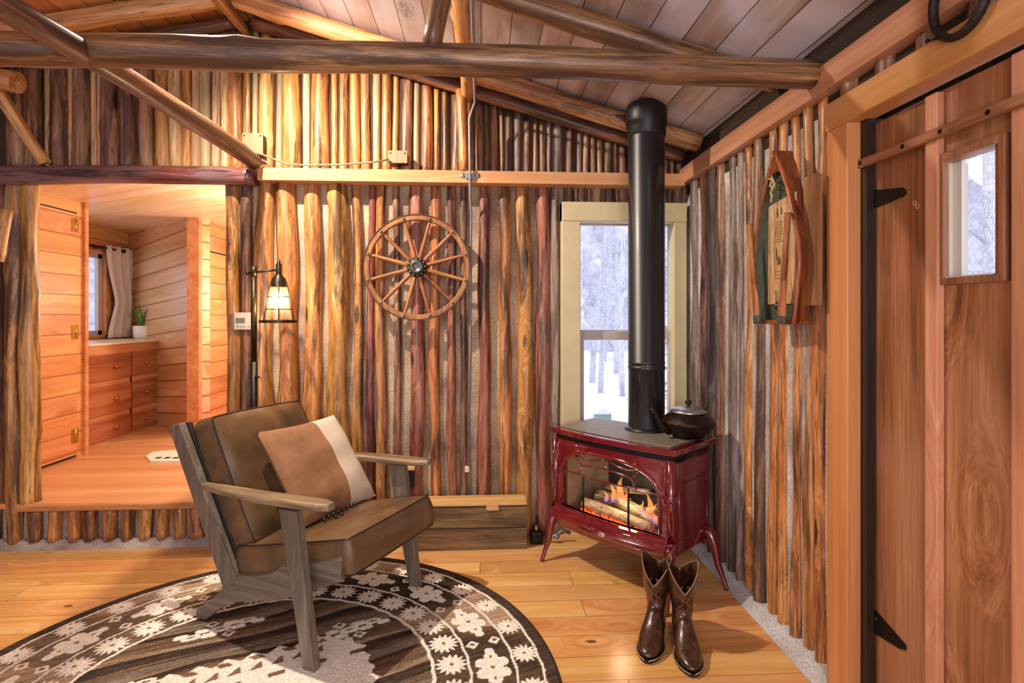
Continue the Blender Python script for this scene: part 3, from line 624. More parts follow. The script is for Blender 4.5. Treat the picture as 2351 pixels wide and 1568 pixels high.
# hinges
for nm, poly in (('upper black triangular strap hinge on the door', [(1966, 440), (2070, 431), (2077, 436), (2077, 446), (2070, 452), (1966, 494)]),
                 ('lower black triangular strap hinge on the door', [(1966, 1362), (1976, 1364), (2076, 1480), (2078, 1492), (2066, 1490), (1966, 1428)])):
    h = thing('strap_hinge', nm, 'hinge', group=None); pp = [onX(a, b, XDo-.006) for a, b in poly]
    MB().prism([(p.y, p.z) for p in pp], XDo-.007, XDo, 'yz').build('strap', BLACK, h, bevel=.0015)
    z0 = min(pp[0].z, pp[-1].z)-.02; z1_ = max(pp[0].z, pp[-1].z)+.02
    MB().tube([(XDo-.008, pp[0].y+.006, z0), (XDo-.008, pp[0].y+.006, z1_)], .009, 10).build('barrel', BLACK, h)
    m = MB()
    for t in ((.9, .5), (.12, .75), (.12, .2)):
        q0 = pp[0].lerp(pp[1], t[0]); q1 = pp[-1].lerp(pp[4], t[0]); c = q0.lerp(q1, 1-t[1]); MB().sphere((XDo-.008, c.y, c.z), .005, 8, 6).build('screw', IRON, h)
# faint painted mark on the door
m = MB()
for (cu, cv) in ((2100, 466), (2106, 474)):
    c = onX(cu, cv, XDo-.001); m.tube([(XDo-.001, c.y+.006*math.cos(a), c.z+.006*math.sin(a)) for a in [i*math.pi/6 for i in range(12)]], .0012, 5, closed=True)
m.build('painted_mark', plain('pale_paint', '#d8a890', .7), door)
m = MB()
for u, r in ((1957, .006), (1951, .004)):
    p = onX(u, 700, XF+.05); m.tube([(XR+.05, p.y, .3), (XR+.05, p.y, 1.92)], r, 8)
m.build('weather_strip', BLACK, door)
# horseshoe
hc = onX(2203, 8, XF-.02); hs = thing('horseshoe', 'dark iron horseshoe hanging open end up over the door', 'horseshoe')
hw_ = (onX(2140, 0, XF-.02).y-onX(2268, 0, XF-.02).y)/2; m = MB(); pts = []
zbot = onX(2190, 88, XF-.02).z; zc_ = zbot+hw_*1.25
for i in range(41):
    t = -math.pi*.5 + (i/40-.5)*math.pi*1.62; pts.append((XF-.02, hc.y-hw_*math.cos(t), zc_+hw_*1.25*math.sin(t)))
m.tube(pts, .0125, 10, flat=.8).build('shoe', plain('old_iron', '#2b2422', .5, .6, .4, 60, .4), hs)
m = MB()
for i in (6, 11, 16, 24, 29, 34): p = pts[i]; MB().sphere((p[0]-.011, p[1], p[2]), .0035, 6, 5).build('nail_head', BLACK, hs)
pass
MB().tube([(XF+.0, pts[13][1]+.004, pts[13][2]-.008), (XF-.035, pts[13][1]+.018, pts[13][2]-.012)], .003, 6).sphere((XF-.036, pts[13][1]+.018, pts[13][2]-.012), .005, 8, 6).build('nail', BLACK, hs)

# ---------------------------------------------------------------- conduit, boxes, outlet, thermostat
cd = thing('conduit', 'thin grey electrical conduit running down the log wall beside the wheel', 'pipe')
xc_ = onY(1079, 400, 3.10).x
MB().tube([(-.03, .9, 2.52), (-.035, 2.0, 2.50), (-.035, 3.06, 2.50), (xc_-.004, 3.10, 2.42), (xc_-.002, 3.10, 2.25), (xc_, 3.10, 2.10), (xc_, 3.13, 1.98), (xc_+.005, 3.18, 1.9), (xc_, 3.185, 1.2), (xc_-.012, 3.18, onY(1078, 1085, 3.18).z)], .0075, 8).build('pipe', GREYP, cd)
for u, v in ((1063, 403), (1096, 403)):
    p = onY(u, v, 3.118); MB().lathe([(.001, .004), (.012, .003), (.015, 0)], 14, M=Matrix.Translation(p) @ Matrix.Rotation(math.pi/2, 4, 'X')).build('clamp_ear', GALV, cd)
MB().bb((xc_-.025, 3.109, t0.z+.02), (xc_+.03, 3.12, t1.z-.02)).build('clamp', GALV, cd, bevel=.002)
p = onY(1072, 1078, 3.18); MB().bb((p.x-.012, 3.165, p.z-.012), (p.x+.014, 3.19, p.z+.02)).build('fitting', WHITE, cd, bevel=.003)
for (a, b, c_, d_, lab) in ((558, 308, 603, 352, 'square tan junction box on the gable wall near the beam end'), (893, 348, 934, 373, 'small flat junction box sitting low on the gable wall above the wheel')):
    p0, p1 = onY(a, d_, 3.17), onY(c_, b, 3.17); jb = thing('junction_box', lab, 'electrical box')
    MB().bb((p0.x, 3.17, p0.z), (p1.x, YB+.02, p1.z)).build('box', IRON, jb, bevel=.004)
    MB().bb((p0.x-.004, 3.163, p0.z-.004), (p1.x+.004, 3.17, p1.z+.004)).build('cover', BOXM, jb, bevel=.002)
    m = MB()
    for x_ in (p0.x+.01, p1.x-.01): MB().sphere((x_, 3.162, p1.z-.012), .004, 8, 5).build('screw', BLACK, jb)
cb = thing('electric_cable', 'grey cable sagging between the two junction boxes', 'cable')
MB().tube([onY(u, v, 3.15) for u, v in ((590, 352), (605, 356), (630, 366), (660, 377), (700, 379), (780, 378), (850, 373), (893, 366))], .0055, 8).build('cable', BOXM, cb)
MB().tube([onY(u, v, 3.17) for u, v in ((575, 352), (590, 362), (612, 372), (618, 383))], .004, 8).build('cable', GREYP, cb)
p0, p1 = onY(536, 757, 3.15), onY(588, 717, 3.15); th = thing('thermostat', 'white wall thermostat behind the lamp pole', 'thermostat')
MB().bb((p0.x, 3.15, p0.z), (p1.x, 3.19, p1.z)).build('case', WHITE, th, bevel=.005)
q0, q1 = onY(541, 742, 3.149), onY(562, 730, 3.149); MB().bb((q0.x, 3.148, q0.z), (q1.x, 3.15, q1.z)).build('display', plain('lcd', '#77786c', .3), th)
m = MB()
for u in (546, 553, 560, 572): p = onY(u, 750, 3.149); MB().bb((p.x-.004, 3.147, p.z-.003), (p.x+.004, 3.15, p.z+.003)).build('button', plain('grey_button', '#8a8580', .5), th)
p0, p1 = onY(921, 1121, 3.16), onY(951, 1079, 3.16); ob = thing('outlet_box', 'black outlet box low on the log wall under the armrest', 'outlet')
MB().bb((p0.x, 3.16, p0.z), (p1.x, 3.2, p1.z)).build('box', plain('outlet_black', '#120f0e', .4), ob, bevel=.003)
MB().bb((p0.x-.004, 3.15, p1.z), (p1.x+.004, 3.2, p1.z+.02)).build('hood', TRUNKL, ob, bevel=.002)
c = (p0+p1)/2; MB().tube([(c.x-.004, 3.158, c.z+.02), (c.x, 3.155, c.z-.005), (c.x, 3.158, c.z-.03)], .0035, 6).build('latch', WHITE, ob)
beam('pale_stick', 'short pale wooden stick leaning at the far left edge', onY(-6, 600, 3.0), onY(16, 482, 3.0), .026, .026, RAFL, cat='stick', wob=.02)

# ---------------------------------------------------------------- wagon wheel
wc = onY(958, 614, 3.135); wh = thing('wagon_wheel', 'small wooden wagon wheel with twelve spokes hung on the log wall', 'wheel', tuple(wc))
def ringmb(r0, r1, y0, y1, n=96):
    m = MB(); rings = [[(r*math.cos(2*math.pi*k/n), y, r*math.sin(2*math.pi*k/n)) for r, y in ((r0, y0), (r1, y0), (r1, y1), (r0, y1))] for k in range(n)]
    n4 = 4; vs = [p for r in rings for p in r]; m.add(vs, [(i*4+k, i*4+(k+1) % 4, ((i+1) % n)*4+(k+1) % 4, ((i+1) % n)*4+k) for i in range(n) for k in range(4)], False); return m
ringmb(.270, .298, -.016, .018).build('rim', WHW, wh, bevel=.003)
ringmb(.298, .303, -.019, .021).build('tyre', plain('rusty_tyre', '#5a3a24', .5, .4, .3, 30), wh)
for k in range(12):
    a = math.radians(15+30*k); m = MB(); d = Vector((math.cos(a), 0, math.sin(a)))
    o = MB().tube([(0, 0, r) for r in (.035, .07, .12, .2, .262, .275)], [.009, .0125, .0125, .0105, .0095, .009], 10, flat=1.0).build('spoke', WHW, wh); o.rotation_euler = (0, math.pi/2-a, 0)
    m = MB().lathe([(.001, .012), (.006, .010), (.0085, .0)], 10, M=Matrix.Translation(d*.284+Vector((0, -.016, 0))) @ Matrix.Rotation(math.pi/2, 4, 'X')); m.build('bolt', GALV, wh)
MR = Matrix.Rotation(math.pi/2, 4, 'X')
MB().lathe([(.001, -.06), (.05, -.06), (.056, -.02), (.056, .012), (.048, .018), (.046, .026), (.034, .03), (.001, .03)], 36, M=MR).build('hub', plain('hub_iron', '#3c3832', .45, .7, .3, 40), wh)
MB().lathe([(.033, .03), (.035, .05), (.030, .056), (.024, .05), (.001, .047)], 32, M=MR).build('hub_cap', plain('hub_cap_metal', '#6a6a66', .35, .8, .3, 50), wh)
m = MB()
for k in range(12):
    a = math.radians(30*k+5); m.sphere((.047*math.cos(a), -.022, .047*math.sin(a)), .006, 8, 6)
m.build('hub_bolts', GALV, wh); MB().tube([(0, .01, 0), (0, .09, 0)], .015, 8).build('mounting_peg', BLACK, wh)

# ---------------------------------------------------------------- floor lamp
lb = onY(583, 900, 3.0); fl = thing('floor_lamp', 'black floor lamp with caged glass shade standing behind the armchair', 'lamp', (lb.x, 3.0, 0))
def lz(v): return onY(583, v, 3.0).z
MB().lathe([(.001, 0), (.125, 0), (.125, .012), (.11, .02), (.02, .026), (.001, .026)], 36).build('base', BLACK, fl)
MB().tube([(0, 0, .02), (0, 0, lz(830))], .019, 16).tube([(.012, -.012, lz(865)), (.034, -.016, lz(865))], .006, 8).build('lower_pole', BLACK, fl)
MB().tube([(0, 0, lz(840)), (0, 0, lz(628))], .0155, 16).tube([(0, 0, lz(634)), (0, 0, lz(612))], .0175, 16).build('pole', IRON, fl)
hx = onY(640, 640, 3.0).x-lb.x
MB().tube([(-.03, 0, lz(627)), (hx, 0, lz(619))], .0055, 10).sphere((-.034, 0, lz(627)), .011, 10, 8).build('arm', IRON, fl)
hs_ = thing_c = bpy.data.objects.new('lamp_head', None); bpy.data.objects.remove(hs_)
T = Matrix.Translation((hx, 0, 0))
MB().lathe([(.001, lz(596)), (.009, lz(597)), (.009, lz(604)), (.015, lz(607)), (.015, lz(628)), (.022, lz(634)), (.036, lz(640)), (.040, lz(658)), (.042, lz(659)), (.038, lz(658)), (.02, lz(640)), (.001, lz(638))], 32, M=T).build('socket_cap', IRON, fl)
ga = NT('shade_glass'); gt = ga.n('BsdfTransparent'); gd = ga.n('BsdfTranslucent', {0: (1, .95, .88, 1)}); gg = ga.n('BsdfGlossy', {'Roughness': .1})
g1_ = ga.n('MixShader', {0: .45, 1: gd, 2: gg}); g2_ = ga.n('MixShader', {0: .11, 1: gt, 2: g1_}); ga.t.links.new(g2_.outputs[0], ga.out.inputs[0]); GSH = ga.m
MB().lathe([(.040, lz(656)), (.052, lz(690)), (.062, lz(732))], 40, M=T).build('glass_shade', GSH, fl)
m = MB()
for v, r in ((682, .056), (710, .066)): m.tube([(hx+r*math.cos(a*math.pi/18), r*math.sin(a*math.pi/18), lz(v)) for a in range(36)], .0022, 6, closed=True)
for k in range(4):
    a = math.radians(20+90*k); m.tube([(hx+r*math.cos(a), r*math.sin(a), lz(v)) for r, v in ((.038, 645), (.052, 670), (.066, 712), (.075, 737))], .003, 6)
m.build('cage', IRON, fl)
MB().lathe([(.085, lz(741)), (.085, lz(735)), (.099, lz(735)), (.099, lz(741)), (.085, lz(741))], 48, M=T, smooth=False).build('shade_ring', IRON, fl)
bz_ = lz(690)
MB().lathe([(.001, -.045), (.018, -.038), (.029, -.016), (.028, .004), (.016, .03), (.012, .05)], 24, c=(hx, 0, bz_)).build('bulb', plain('bulb_glow', '#fff0d0', .3, emit='#ffd9a0', es=14), fl)
l = bpy.data.lights.new('lamp_bulb_light', 'POINT'); l.energy = 7; l.color = (1, .66, .34); l.shadow_soft_size = .03
lo = bpy.data.objects.new('lamp_bulb_light', l); COL.objects.link(lo); lo.location = (lb.x+hx, 2.965, bz_-.0)

# ---------------------------------------------------------------- wooden box on the floor
bx1 = onZ(1210, 1262, 0); y_f = bx1.y+.0; zbx = onY(1100, 1163, y_f).z
tb = thing('wooden_box', 'low rough dark wooden box with pale lid against the log wall', 'box', (0, 0, 0))
MB().bb((bx1.x-.66, y_f+.012, 0), (bx1.x-.0, 3.165, zbx-.0)).build('body', TRUNK, tb, bevel=.002)
MB().bb((bx1.x-.665, y_f+.008, zbx), (bx1.x+.0, 3.17, zbx+.012)).build('lid', TRUNKL, tb, bevel=.002)
p = onY(1130, 1166, y_f); MB().bb((p.x-.032, y_f-.004, zbx-.022), (p.x+.036, y_f+.03, zbx+.014)).build('latch_block', TRUNKL, tb, bevel=.002)

# ---------------------------------------------------------------- stove
RED = plain('red_enamel', '#6a0f1c', .14, 0, .12, 5, coat=1.0, spec=.7)
GRID = plain('griddle_grey', '#857b70', .5, .2, .12, 25)
SR = math.radians(-49.3); st = thing('gas_stove', 'dark red enamel freestanding gas stove with arched glass front', 'stove', (.6145, 2.642, 0), SR)
HW = .373
def bow(x, b): return -b*(1-(x/HW)**2)
def bowpoly(hw, b, back, y0=0.0, n=16):
    a = [(-hw+2*hw*i/n, y0+bow((-hw+2*hw*i/n)*HW/hw, b)) for i in range(n+1)]; return a+[(hw, back), (-hw, back)]
MB().prism(bowpoly(.373, .035, .40), .672, .700, 'xy').build('top_plate', RED, st, bevel=.006, seg=3)
MB().prism(bowpoly(.33, .02, .36, .03), .7005, .706, 'xy').build('griddle', GRID, st, bevel=.004)
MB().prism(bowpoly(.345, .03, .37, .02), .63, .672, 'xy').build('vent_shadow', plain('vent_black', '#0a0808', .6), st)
# body shell: sides, back, bottom, hollow firebox
m = MB(); m.bb((-.345, .05, .215), (-.325, .37, .655)).bb((.325, .05, .215), (.345, .37, .655)).bb((-.345, .355, .215), (.345, .37, .655)).bb((-.345, .03, .205), (.345, .37, .225)).bb((-.345, .03, .625), (.345, .37, .655))
m.build('body', RED, st, bevel=.004)
# front frame with arched opening
def arch(x): t = abs(x)/.285; return .485+.118*math.sqrt(max(0, 1-t**2.6))
m = MB(); n = 48; B = .035; vs = []; xs = [-.35+.7*i/n for i in range(n+1)]
for x in xs:
    y = bow(x, B)+.015; inn = abs(x) < .285; lo_ = .30; zt2 = arch(x) if inn else .30
    vs += [(x, y, .265), (x, y, lo_), (x, y, zt2), (x, y, .645), (x, y+.02, .265), (x, y+.02, lo_), (x, y+.02, zt2), (x, y+.02, .645)]
fs = []
for i in range(n):
    a, b = i*8, (i+1)*8; inn = abs((xs[i]+xs[i+1])/2) < .287
    fs += [(a, b, b+1, a+1), (a+2, b+2, b+3, a+3), (a+4, a+5, b+5, b+4), (a+6, a+7, b+7, b+6), (a+3, b+3, b+7, a+7), (a, a+4, b+4, b)]
    if inn: fs += [(a+1, b+1, b+5, a+5), (a+2, a+6, b+6, b+2)]
m.add(vs, fs); m.build('front_frame', RED, st, fixn=True)
# raised arch moulding, spandrel mouldings and pilasters
def FP(x, z, o=0): return (x, bow(x, B)+.013-o, z)
m = MB(); A = [FP(-.292, .31)]+[FP(-.292, .4)]+[FP(x, arch(x)+.008) for x in [-.289+.578*i/36 for i in range(37)]]+[FP(.292, .4), FP(.292, .31)]
m.tube(A, .0085, 10).build('arch_moulding', RED, st)
for s_ in (-1, 1):
    m = MB(); m.tube([FP(s_*.325, .44, -.002), FP(s_*.325, .62, -.002), FP(s_*.10, .635, -.002)], .004, 8)
    m.tube([FP(s_*(.318-.02*i), .47+.138*math.sin(i/8*1.5)+.004*i*0, 0) for i in range(9)], .005, 8)
    m.tube([FP(s_*.318, .455), FP(s_*.318, .62)], .004, 6); m.build('spandrel_moulding', RED, st)
for s_ in (-1, 1):
    m = MB(); xx = s_*.342
    m.tube([(xx, .012, .25), (xx, .012, .65)], .019, 12).lathe([(.024, -.014), (.028, 0), (.024, .014)], 14, c=(xx, .010, .48)).lathe([(.024, -.014), (.028, 0), (.024, .014)], 14, c=(xx, .010, .27))
    m.build('pilaster', RED, st)
# stepped lower lip
prof = [(.0, .30), (-.018, .295), (-.02, .282), (-.032, .278), (-.034, .262), (-.045, .256), (-.045, .238), (-.034, .230), (-.03, .205), (.0, .192), (.03, .192), (.03, .30)]
m = MB(); n = 28; rings = [[(x, bow(x, .05)+.02+py, pz) for py, pz in prof] for x in [-.335+.67*i/n for i in range(n+1)]]
m.loft(rings, smooth=False).build('lower_lip', RED, st, bevel=.003)
# small lever knob/logo boss on the lip
MB().sphere((.02, bow(.02, .05)-.022, .25), .012, 12, 8, (2.2, .5, .9)).build('badge', plain('badge_chrome', '#d8d4d4', .2, .9), st)
# grille
m = MB(); m.tube([FP(x, .485+.0*x, -.006) for x in [-.285+.57*i/20 for i in range(21)]], .0045, 8)
def a2(x): return .487+.06*(1-(abs(x)/.285)**2.2)
m.tube([FP(x, a2(x), -.006) for x in [-.15+.30*i/20 for i in range(21)]], .0045, 8)
for s_ in (-1, 1):
    m.tube([FP(s_*.15, a2(.15), -.006), FP(s_*.175, .485, -.006)], .0045, 8)
    m.tube([FP(s_*.15, a2(.15), -.006), FP(s_*.195, .585, -.006)], .0045, 8)
    m.tube([FP(s_*(.285-.09*t), .487+.098*t+.02*math.sin(t*math.pi), -.006) for t in [i/8 for i in range(9)]], .004, 8)
    m.tube([FP(s_*(.195-.195*t), .585+.018*t-.022*math.sin(t*math.pi), -.006) for t in [i/8 for i in range(9)]], .004, 8)
m.tube([FP(0, a2(0), -.006), FP(0, .603, -.006)], .0045, 8); m.build('arched_grille', RED, st)
m = MB()
for x in (-.135, .135): MB().tube([FP(x, .285, -.004), FP(x, .487, -.004)], .005, 8).build('grille_bar', BLACK, st)
m = MB(); vs = []; n = 20
for i in range(n+1):
    x = -.29+.58*i/n; vs += [(x, bow(x, B)+.04, .28), (x, bow(x, B)+.04, .61)]
m.add(vs, [(2*i, 2*i+2, 2*i+3, 2*i+1) for i in range(n)], True); m.build('glass', glass('stove_glass', (.93, .9, .86, 1), .04), st)
CER = plain('firebox_liner', '#8a7862', .9, 0, .25, 6)
MB().bb((-.31, .30, .24), (.31, .345, .62)).bb((-.315, .06, .24), (-.30, .33, .62)).bb((.30, .06, .24), (.315, .33, .62)).bb((-.31, .05, .225), (.31, .33, .262)).build('firebox', CER, st)
MB().bb((-.20, .292, .26), (.20, .30, .62)).build('rear_plate', plain('firebox_rear', '#2c2824', .7, 0, .3, 8), st)
LOGM = wood('ceramic_log', '#7a6a54', '#b8a07c', '#dcc8a4', ax=2, sc=.6, st=.3, rough=.9, bark='#2a1e14', bamt=.3, bump=1.0)
for a, b, r in (((-.22, .10, .30), (.20, .09, .29), .03), ((-.18, .16, .345), (.0, .21, .33), .034), ((-.05, .16, .33), (.26, .14, .30), .032), ((-.26, .14, .28), (-.1, .08, .285), .022), ((.08, .20, .31), (.22, .12, .36), .024), ((-.16, .22, .38), (.10, .24, .40), .022)):
    o = log('ceramic_log', a, b, r, r*.8, LOGM, parent=st, wob=.18, n=12)
m = MB()
for i in range(26): m.sphere((U(-.24, .27), U(.05, .1), .268), U(.008, .016), 8, 6)
m.build('embers', plain('ember_glow', '#3a1008', .8, emit='#ff4a14', es=1.8), st)['kind'] = 'stuff'
fm = NT('flame'); tc = fm.n('TexCoord').outputs['Object']; sep = fm.n('SeparateXYZ', {0: tc}); fz = fm.n('MapRange', {0: sep.outputs[2], 1: .0, 2: .14}).outputs[0]
fc = fm.ramp(fz, [(0, lin('#6a5cc0')), (.25, lin('#ff8a48')), (.7, lin('#ffb060')), (1, lin('#ffa050'))])
em = fm.n('Emission', {0: fc, 1: 1.6}); tr = fm.n('BsdfTransparent'); lw = fm.n('LayerWeight', {0: .35}).outputs['Facing']
al = fm.math('MULTIPLY', fm.math('SUBTRACT', 1.0, lw), fm.math('SUBTRACT', .42, fm.math('MULTIPLY', fz, .32)))
mx = fm.n('MixShader', {0: al, 1: tr, 2: em}); fm.t.links.new(mx.outputs[0], fm.out.inputs[0])
for i, (x, y, z, h, w) in enumerate(((-.06, .14, .335, .10, .018), (-.02, .15, .34, .14, .022), (.02, .14, .33, .11, .016), (.16, .13, .31, .13, .02), (.20, .12, .30, .10, .016), (.11, .13, .32, .07, .014), (-.10, .13, .33, .06, .012), (.24, .12, .3, .06, .012))):
    m = MB(); rings = []
    for j in range(11):
        t = j/10; rr = w*math.sin(math.pi*(.12+.88*t)**.62)+.0004; cx = .016*math.sin(t*5+i*2)*t
        rings.append([(cx+rr*math.cos(a*math.pi/6), rr*.7*math.sin(a*math.pi/6), h*t) for a in range(12)])
    o = m.loft(rings).build('flame', fm.m, st); o.location = (x, y, z)
l = bpy.data.lights.new('stove_fire_light', 'POINT'); l.energy = 1.1; l.color = (1, .72, .48); l.shadow_soft_size = .05
lo = bpy.data.objects.new('stove_fire_light', l); COL.objects.link(lo); lo.matrix_world = Matrix.Translation((.6145, 2.642, 0)) @ Matrix.Rotation(SR, 4, 'Z') @ Matrix.Translation((.04, .08, .44))
# side louvres and panel
for s_ in (-1, 1):
    m = MB()
    for k in range(12): m.box((s_*.347, .09+.021*k, .585), (.006, .008, .08))
    m.build('louvres', RED, st, bevel=.001)
    m = MB(); q = [(s_*.347, .075, .27), (s_*.347, .075, .50), (s_*.347, .15, .525), (s_*.347, .26, .525), (s_*.347, .345, .50), (s_*.347, .345, .27)]
    m.tube(q, .004, 8, closed=True).build('side_moulding', RED, st)
# legs
for (x, y, fx, fy) in ((-.335, .02, -.36, -.075), (.335, .02, .37, -.07), (.335, .35, .45, .33), (-.335, .35, -.40, .40)):
    m = MB(); a = Vector((x, y, .265)); b = Vector((fx, fy, .012)); kx = Vector((x+(fx-x)*.45, y+(fy-y)*.45, .19))
    pts = [a, Vector((x+(fx-x)*.25, y+(fy-y)*.25, .235)), kx, a.lerp(b, .62)+Vector(((fx-x)*.0, 0, -.005)), a.lerp(b, .85), b, b-Vector((0, 0, .008))]
    m.tube(pts, [.026, .029, .024, .016, .011, .010, .014], 12).build('leg', RED, st)
# kettle resting on the lid
kc = onZ(1580, 1003, .706); kt = thing('kettle', 'dark bronze squat kettle with a silver lid on the red stove', 'kettle', (kc.x, kc.y, .706), math.radians(190))
KM = plain('hammered_bronze', '#2e2118', .32, .7, .45, 55, .5)
MB().lathe([(.001, .0), (.062, .0), (.078, .006), (.082, .012), (.108, .036), (.130, .068), (.133, .076), (.126, .086), (.100, .108), (.078, .124), (.001, .124)], 48).build('body', KM, kt)
MB().lathe([(.084, .122), (.086, .127), (.074, .136), (.05, .146), (.022, .151), (.001, .152)], 40).build('lid', plain('pewter_lid', '#a8a6ac', .28, .85, .12, 30), kt)
MB().lathe([(.010, .150), (.008, .158), (.015, .164), (.017, .172), (.012, .180), (.001, .182)], 20).build('knob', IRON, kt)
MB().tube([(.10, 0, .036), (.135, 0, .05), (.158, 0, .085), (.178, 0, .125), (.196, 0, .148)], [.024, .018, .013, .010, .009], 14).build('spout', KM, kt)
MB().tube([(-.075, .0, .12), (-.095, .01, .135), (-.085, .03, .15)], .004, 6).build('handle_lug', IRON, kt)
# flue pipe
PX = onZ(1484, 985, .706); fp = thing('flue_pipe', 'tall black flue pipe rising from the stove to the ceiling', 'pipe', (PX.x, PX.y, 0)); zt_ = zc(PX.x)
pr = .0935
MB().lathe([(pr, .708), (pr, 1.02), (pr+.002, 1.022), (pr+.002, 1.035), (pr, 1.037), (pr, 1.05), (pr+.002, 1.052), (pr+.002, 1.058), (pr, 1.06), (pr, zt_-.02)], 56).build('pipe', PIPE, fp)
MB().lathe([(pr, .707), (pr+.02, .707), (pr+.02, .713), (pr, .722)], 48).build('base_ring', PIPE, fp)
MB().lathe([(pr+.001, zt_-.17), (pr+.006, zt_-.165), (pr+.006, zt_-.12), (pr+.012, zt_-.11), (pr+.012, zt_-.03), (pr+.002, zt_+.0)], 48).build('collar', plain('collar_black', '#15141a', .45, 0, .2, 30), fp)
# gas valve behind the stove
vp = onZ(1240, 1222, .0); gv = thing('gas_valve', 'small black gas valve with a pipe on the floor behind the stove', 'valve', (onY(1245, 1215, 3.1).x, 3.1, 0))
MB().bb((-.07, -.03, 0), (.0, .03, .07)).build('body', BLACK, gv, bevel=.01)
MB().tube([(0, 0, .04), (.08, -.01, .04), (.11, .0, .07), (.16, .0, .05)], .010, 8).sphere((.08, -.01, .04), .018, 10, 8).build('pipe', GALV, gv)
MB().tube([(-.035, 0, .06), (-.035, 0, .1)], .012, 8).build('knob', BRASS, gv)

# ---------------------------------------------------------------- rug
rcx, rcy, RR = -.807, 1.883, 1.085
rg_t = thing('round_rug', 'round brown and cream southwestern rug under the armchair', 'rug', (rcx, rcy, 0))
ys = np.concatenate([np.arange(-RR, -.2, .02), np.arange(-.2, RR+.004, .004)]); xs_ = np.arange(-RR, RR+.004, .004)
X, Y = np.meshgrid(xs_, ys); rr = np.hypot(X, Y)/RR; th_ = np.degrees(np.arctan2(Y, X))
rs = np.random.RandomState(3)
def smooth_noise(nx, ny, shape):
    g = rs.rand(ny+1, nx+1); yy = np.linspace(0, ny-.001, shape[0]); xx = np.linspace(0, nx-.001, shape[1])
    yi, xi = yy.astype(int), xx.astype(int); fy, fx = (yy-yi)[:, None], (xx-xi)[None]
    return (g[yi][:, xi]*(1-fx)+g[yi][:, xi+1]*fx)*(1-fy)+(g[yi+1][:, xi]*(1-fx)+g[yi+1][:, xi+1]*fx)*fy
def hexc(h): return np.array(lin(h)[:3])
DK, BRN, TAN_, GRY, CRM = hexc('#40342c'), hexc('#80664e'), hexc('#ae947a'), hexc('#8c8078'), hexc('#fff6e8')
ca, sa = math.cos(math.radians(24)), math.sin(math.radians(24))
a_ = X*ca+Y*sa; b_ = -X*sa+Y*ca
# band ground: patches of dark, brown, tan changing along the ring
n1 = smooth_noise(9, 9, X.shape)
fine = smooth_noise(260, 260, X.shape)
C = np.zeros(X.shape+(3,))
tt = np.clip((n1-.25)*2.0, 0, 1)[..., None]
C[:] = DK*(1-tt)+BRN*tt
C = np.where((n1 > .55)[..., None], TAN_*.9, C); C = C*(1-.45*np.clip(-a_/RR+.1, 0, 1))[..., None]+TAN_*(.45*np.clip(-a_/RR+.1, 0, 1))[..., None]
# field stripes
q = b_*38+1.2*smooth_noise(5, 5, X.shape)*3; idx = np.floor(q).astype(int); pal = np.array([DK, BRN, TAN_, BRN, GRY, DK, BRN*.8, TAN_*.8, DK*1.3, BRN])
fieldc = pal[(idx*7+3) % 10]; fs2 = pal[(np.floor(q*3.1).astype(int)*5) % 10]; field = rr < .59
mixf = smooth_noise(60, 20, X.shape)[..., None]
C = np.where(field[..., None], fieldc*(.65)+fs2*.35, C)
C *= (.78+.5*fine)[..., None]
cream = np.zeros(X.shape, bool); hole = np.zeros(X.shape, bool)
wv = .006*np.sin(np.radians(th_)*47)+.0
for r0, w in ((.955, .0045), (.866, .0045), (.713, .0045), (.592, .006)): cream |= np.abs(rr-r0+wv*.35) < w
def polar(cr, ca_):
    a = math.radians(ca_); cx, cy = cr*RR*math.cos(a), cr*RR*math.sin(a); dx, dy_ = X-cx, Y-cy
    return dx*math.cos(a)+dy_*math.sin(a), -dx*math.sin(a)+dy_*math.cos(a)     # radial, tangential
def sun(cr, ca_, R):
    p, t = polar(cr, ca_); d = np.hypot(p, t)
    sel = d < R*1.5
    an_ = np.arctan2(p, t); spk = np.abs(((an_*14/(2*np.pi)) % 1)-.5)*2
    return sel & (d < R*(.62+.42*spk)), sel & (np.abs(p)+np.abs(t) < R*.17)
for k in range(33):
    c, h = sun(.655, k*10.9+11, .060); cream |= c; hole |= h
    c, h = sun(.911, k*10.9+11, .054); cream |= c; hole |= h
def diamond(p, t, a, b): return np.abs(p)/a+np.abs(t)/b < 1
for k in range(17):
    A0 = 7.4+k*21.2
    p, t = polar(.790, A0)
    cl_ = (np.hypot(p, t) < .040)
    for (dp, dt) in ((0, .062), (0, -.062), (.036, .03), (-.036, .03), (.036, -.03), (-.036, -.03), (0, .098), (0, -.098)):
        s_ = .026 if abs(dt) < .09 else .018; cl_ |= (np.abs(p-dp) < s_) & (np.abs(t-dt) < s_) & (np.abs(p-dp)+np.abs(t-dt) < s_*1.5)
    cream |= cl_; hole |= (np.hypot(p, t) < .009) | (diamond(p, t-.062, .006, .012)) | (diamond(p, t+.062, .006, .012))
    for cr in (.748, .832):
        p, t = polar(cr, A0+10.6); cream |= diamond(p, t, .027, .027); hole |= diamond(p, t, .012, .012)
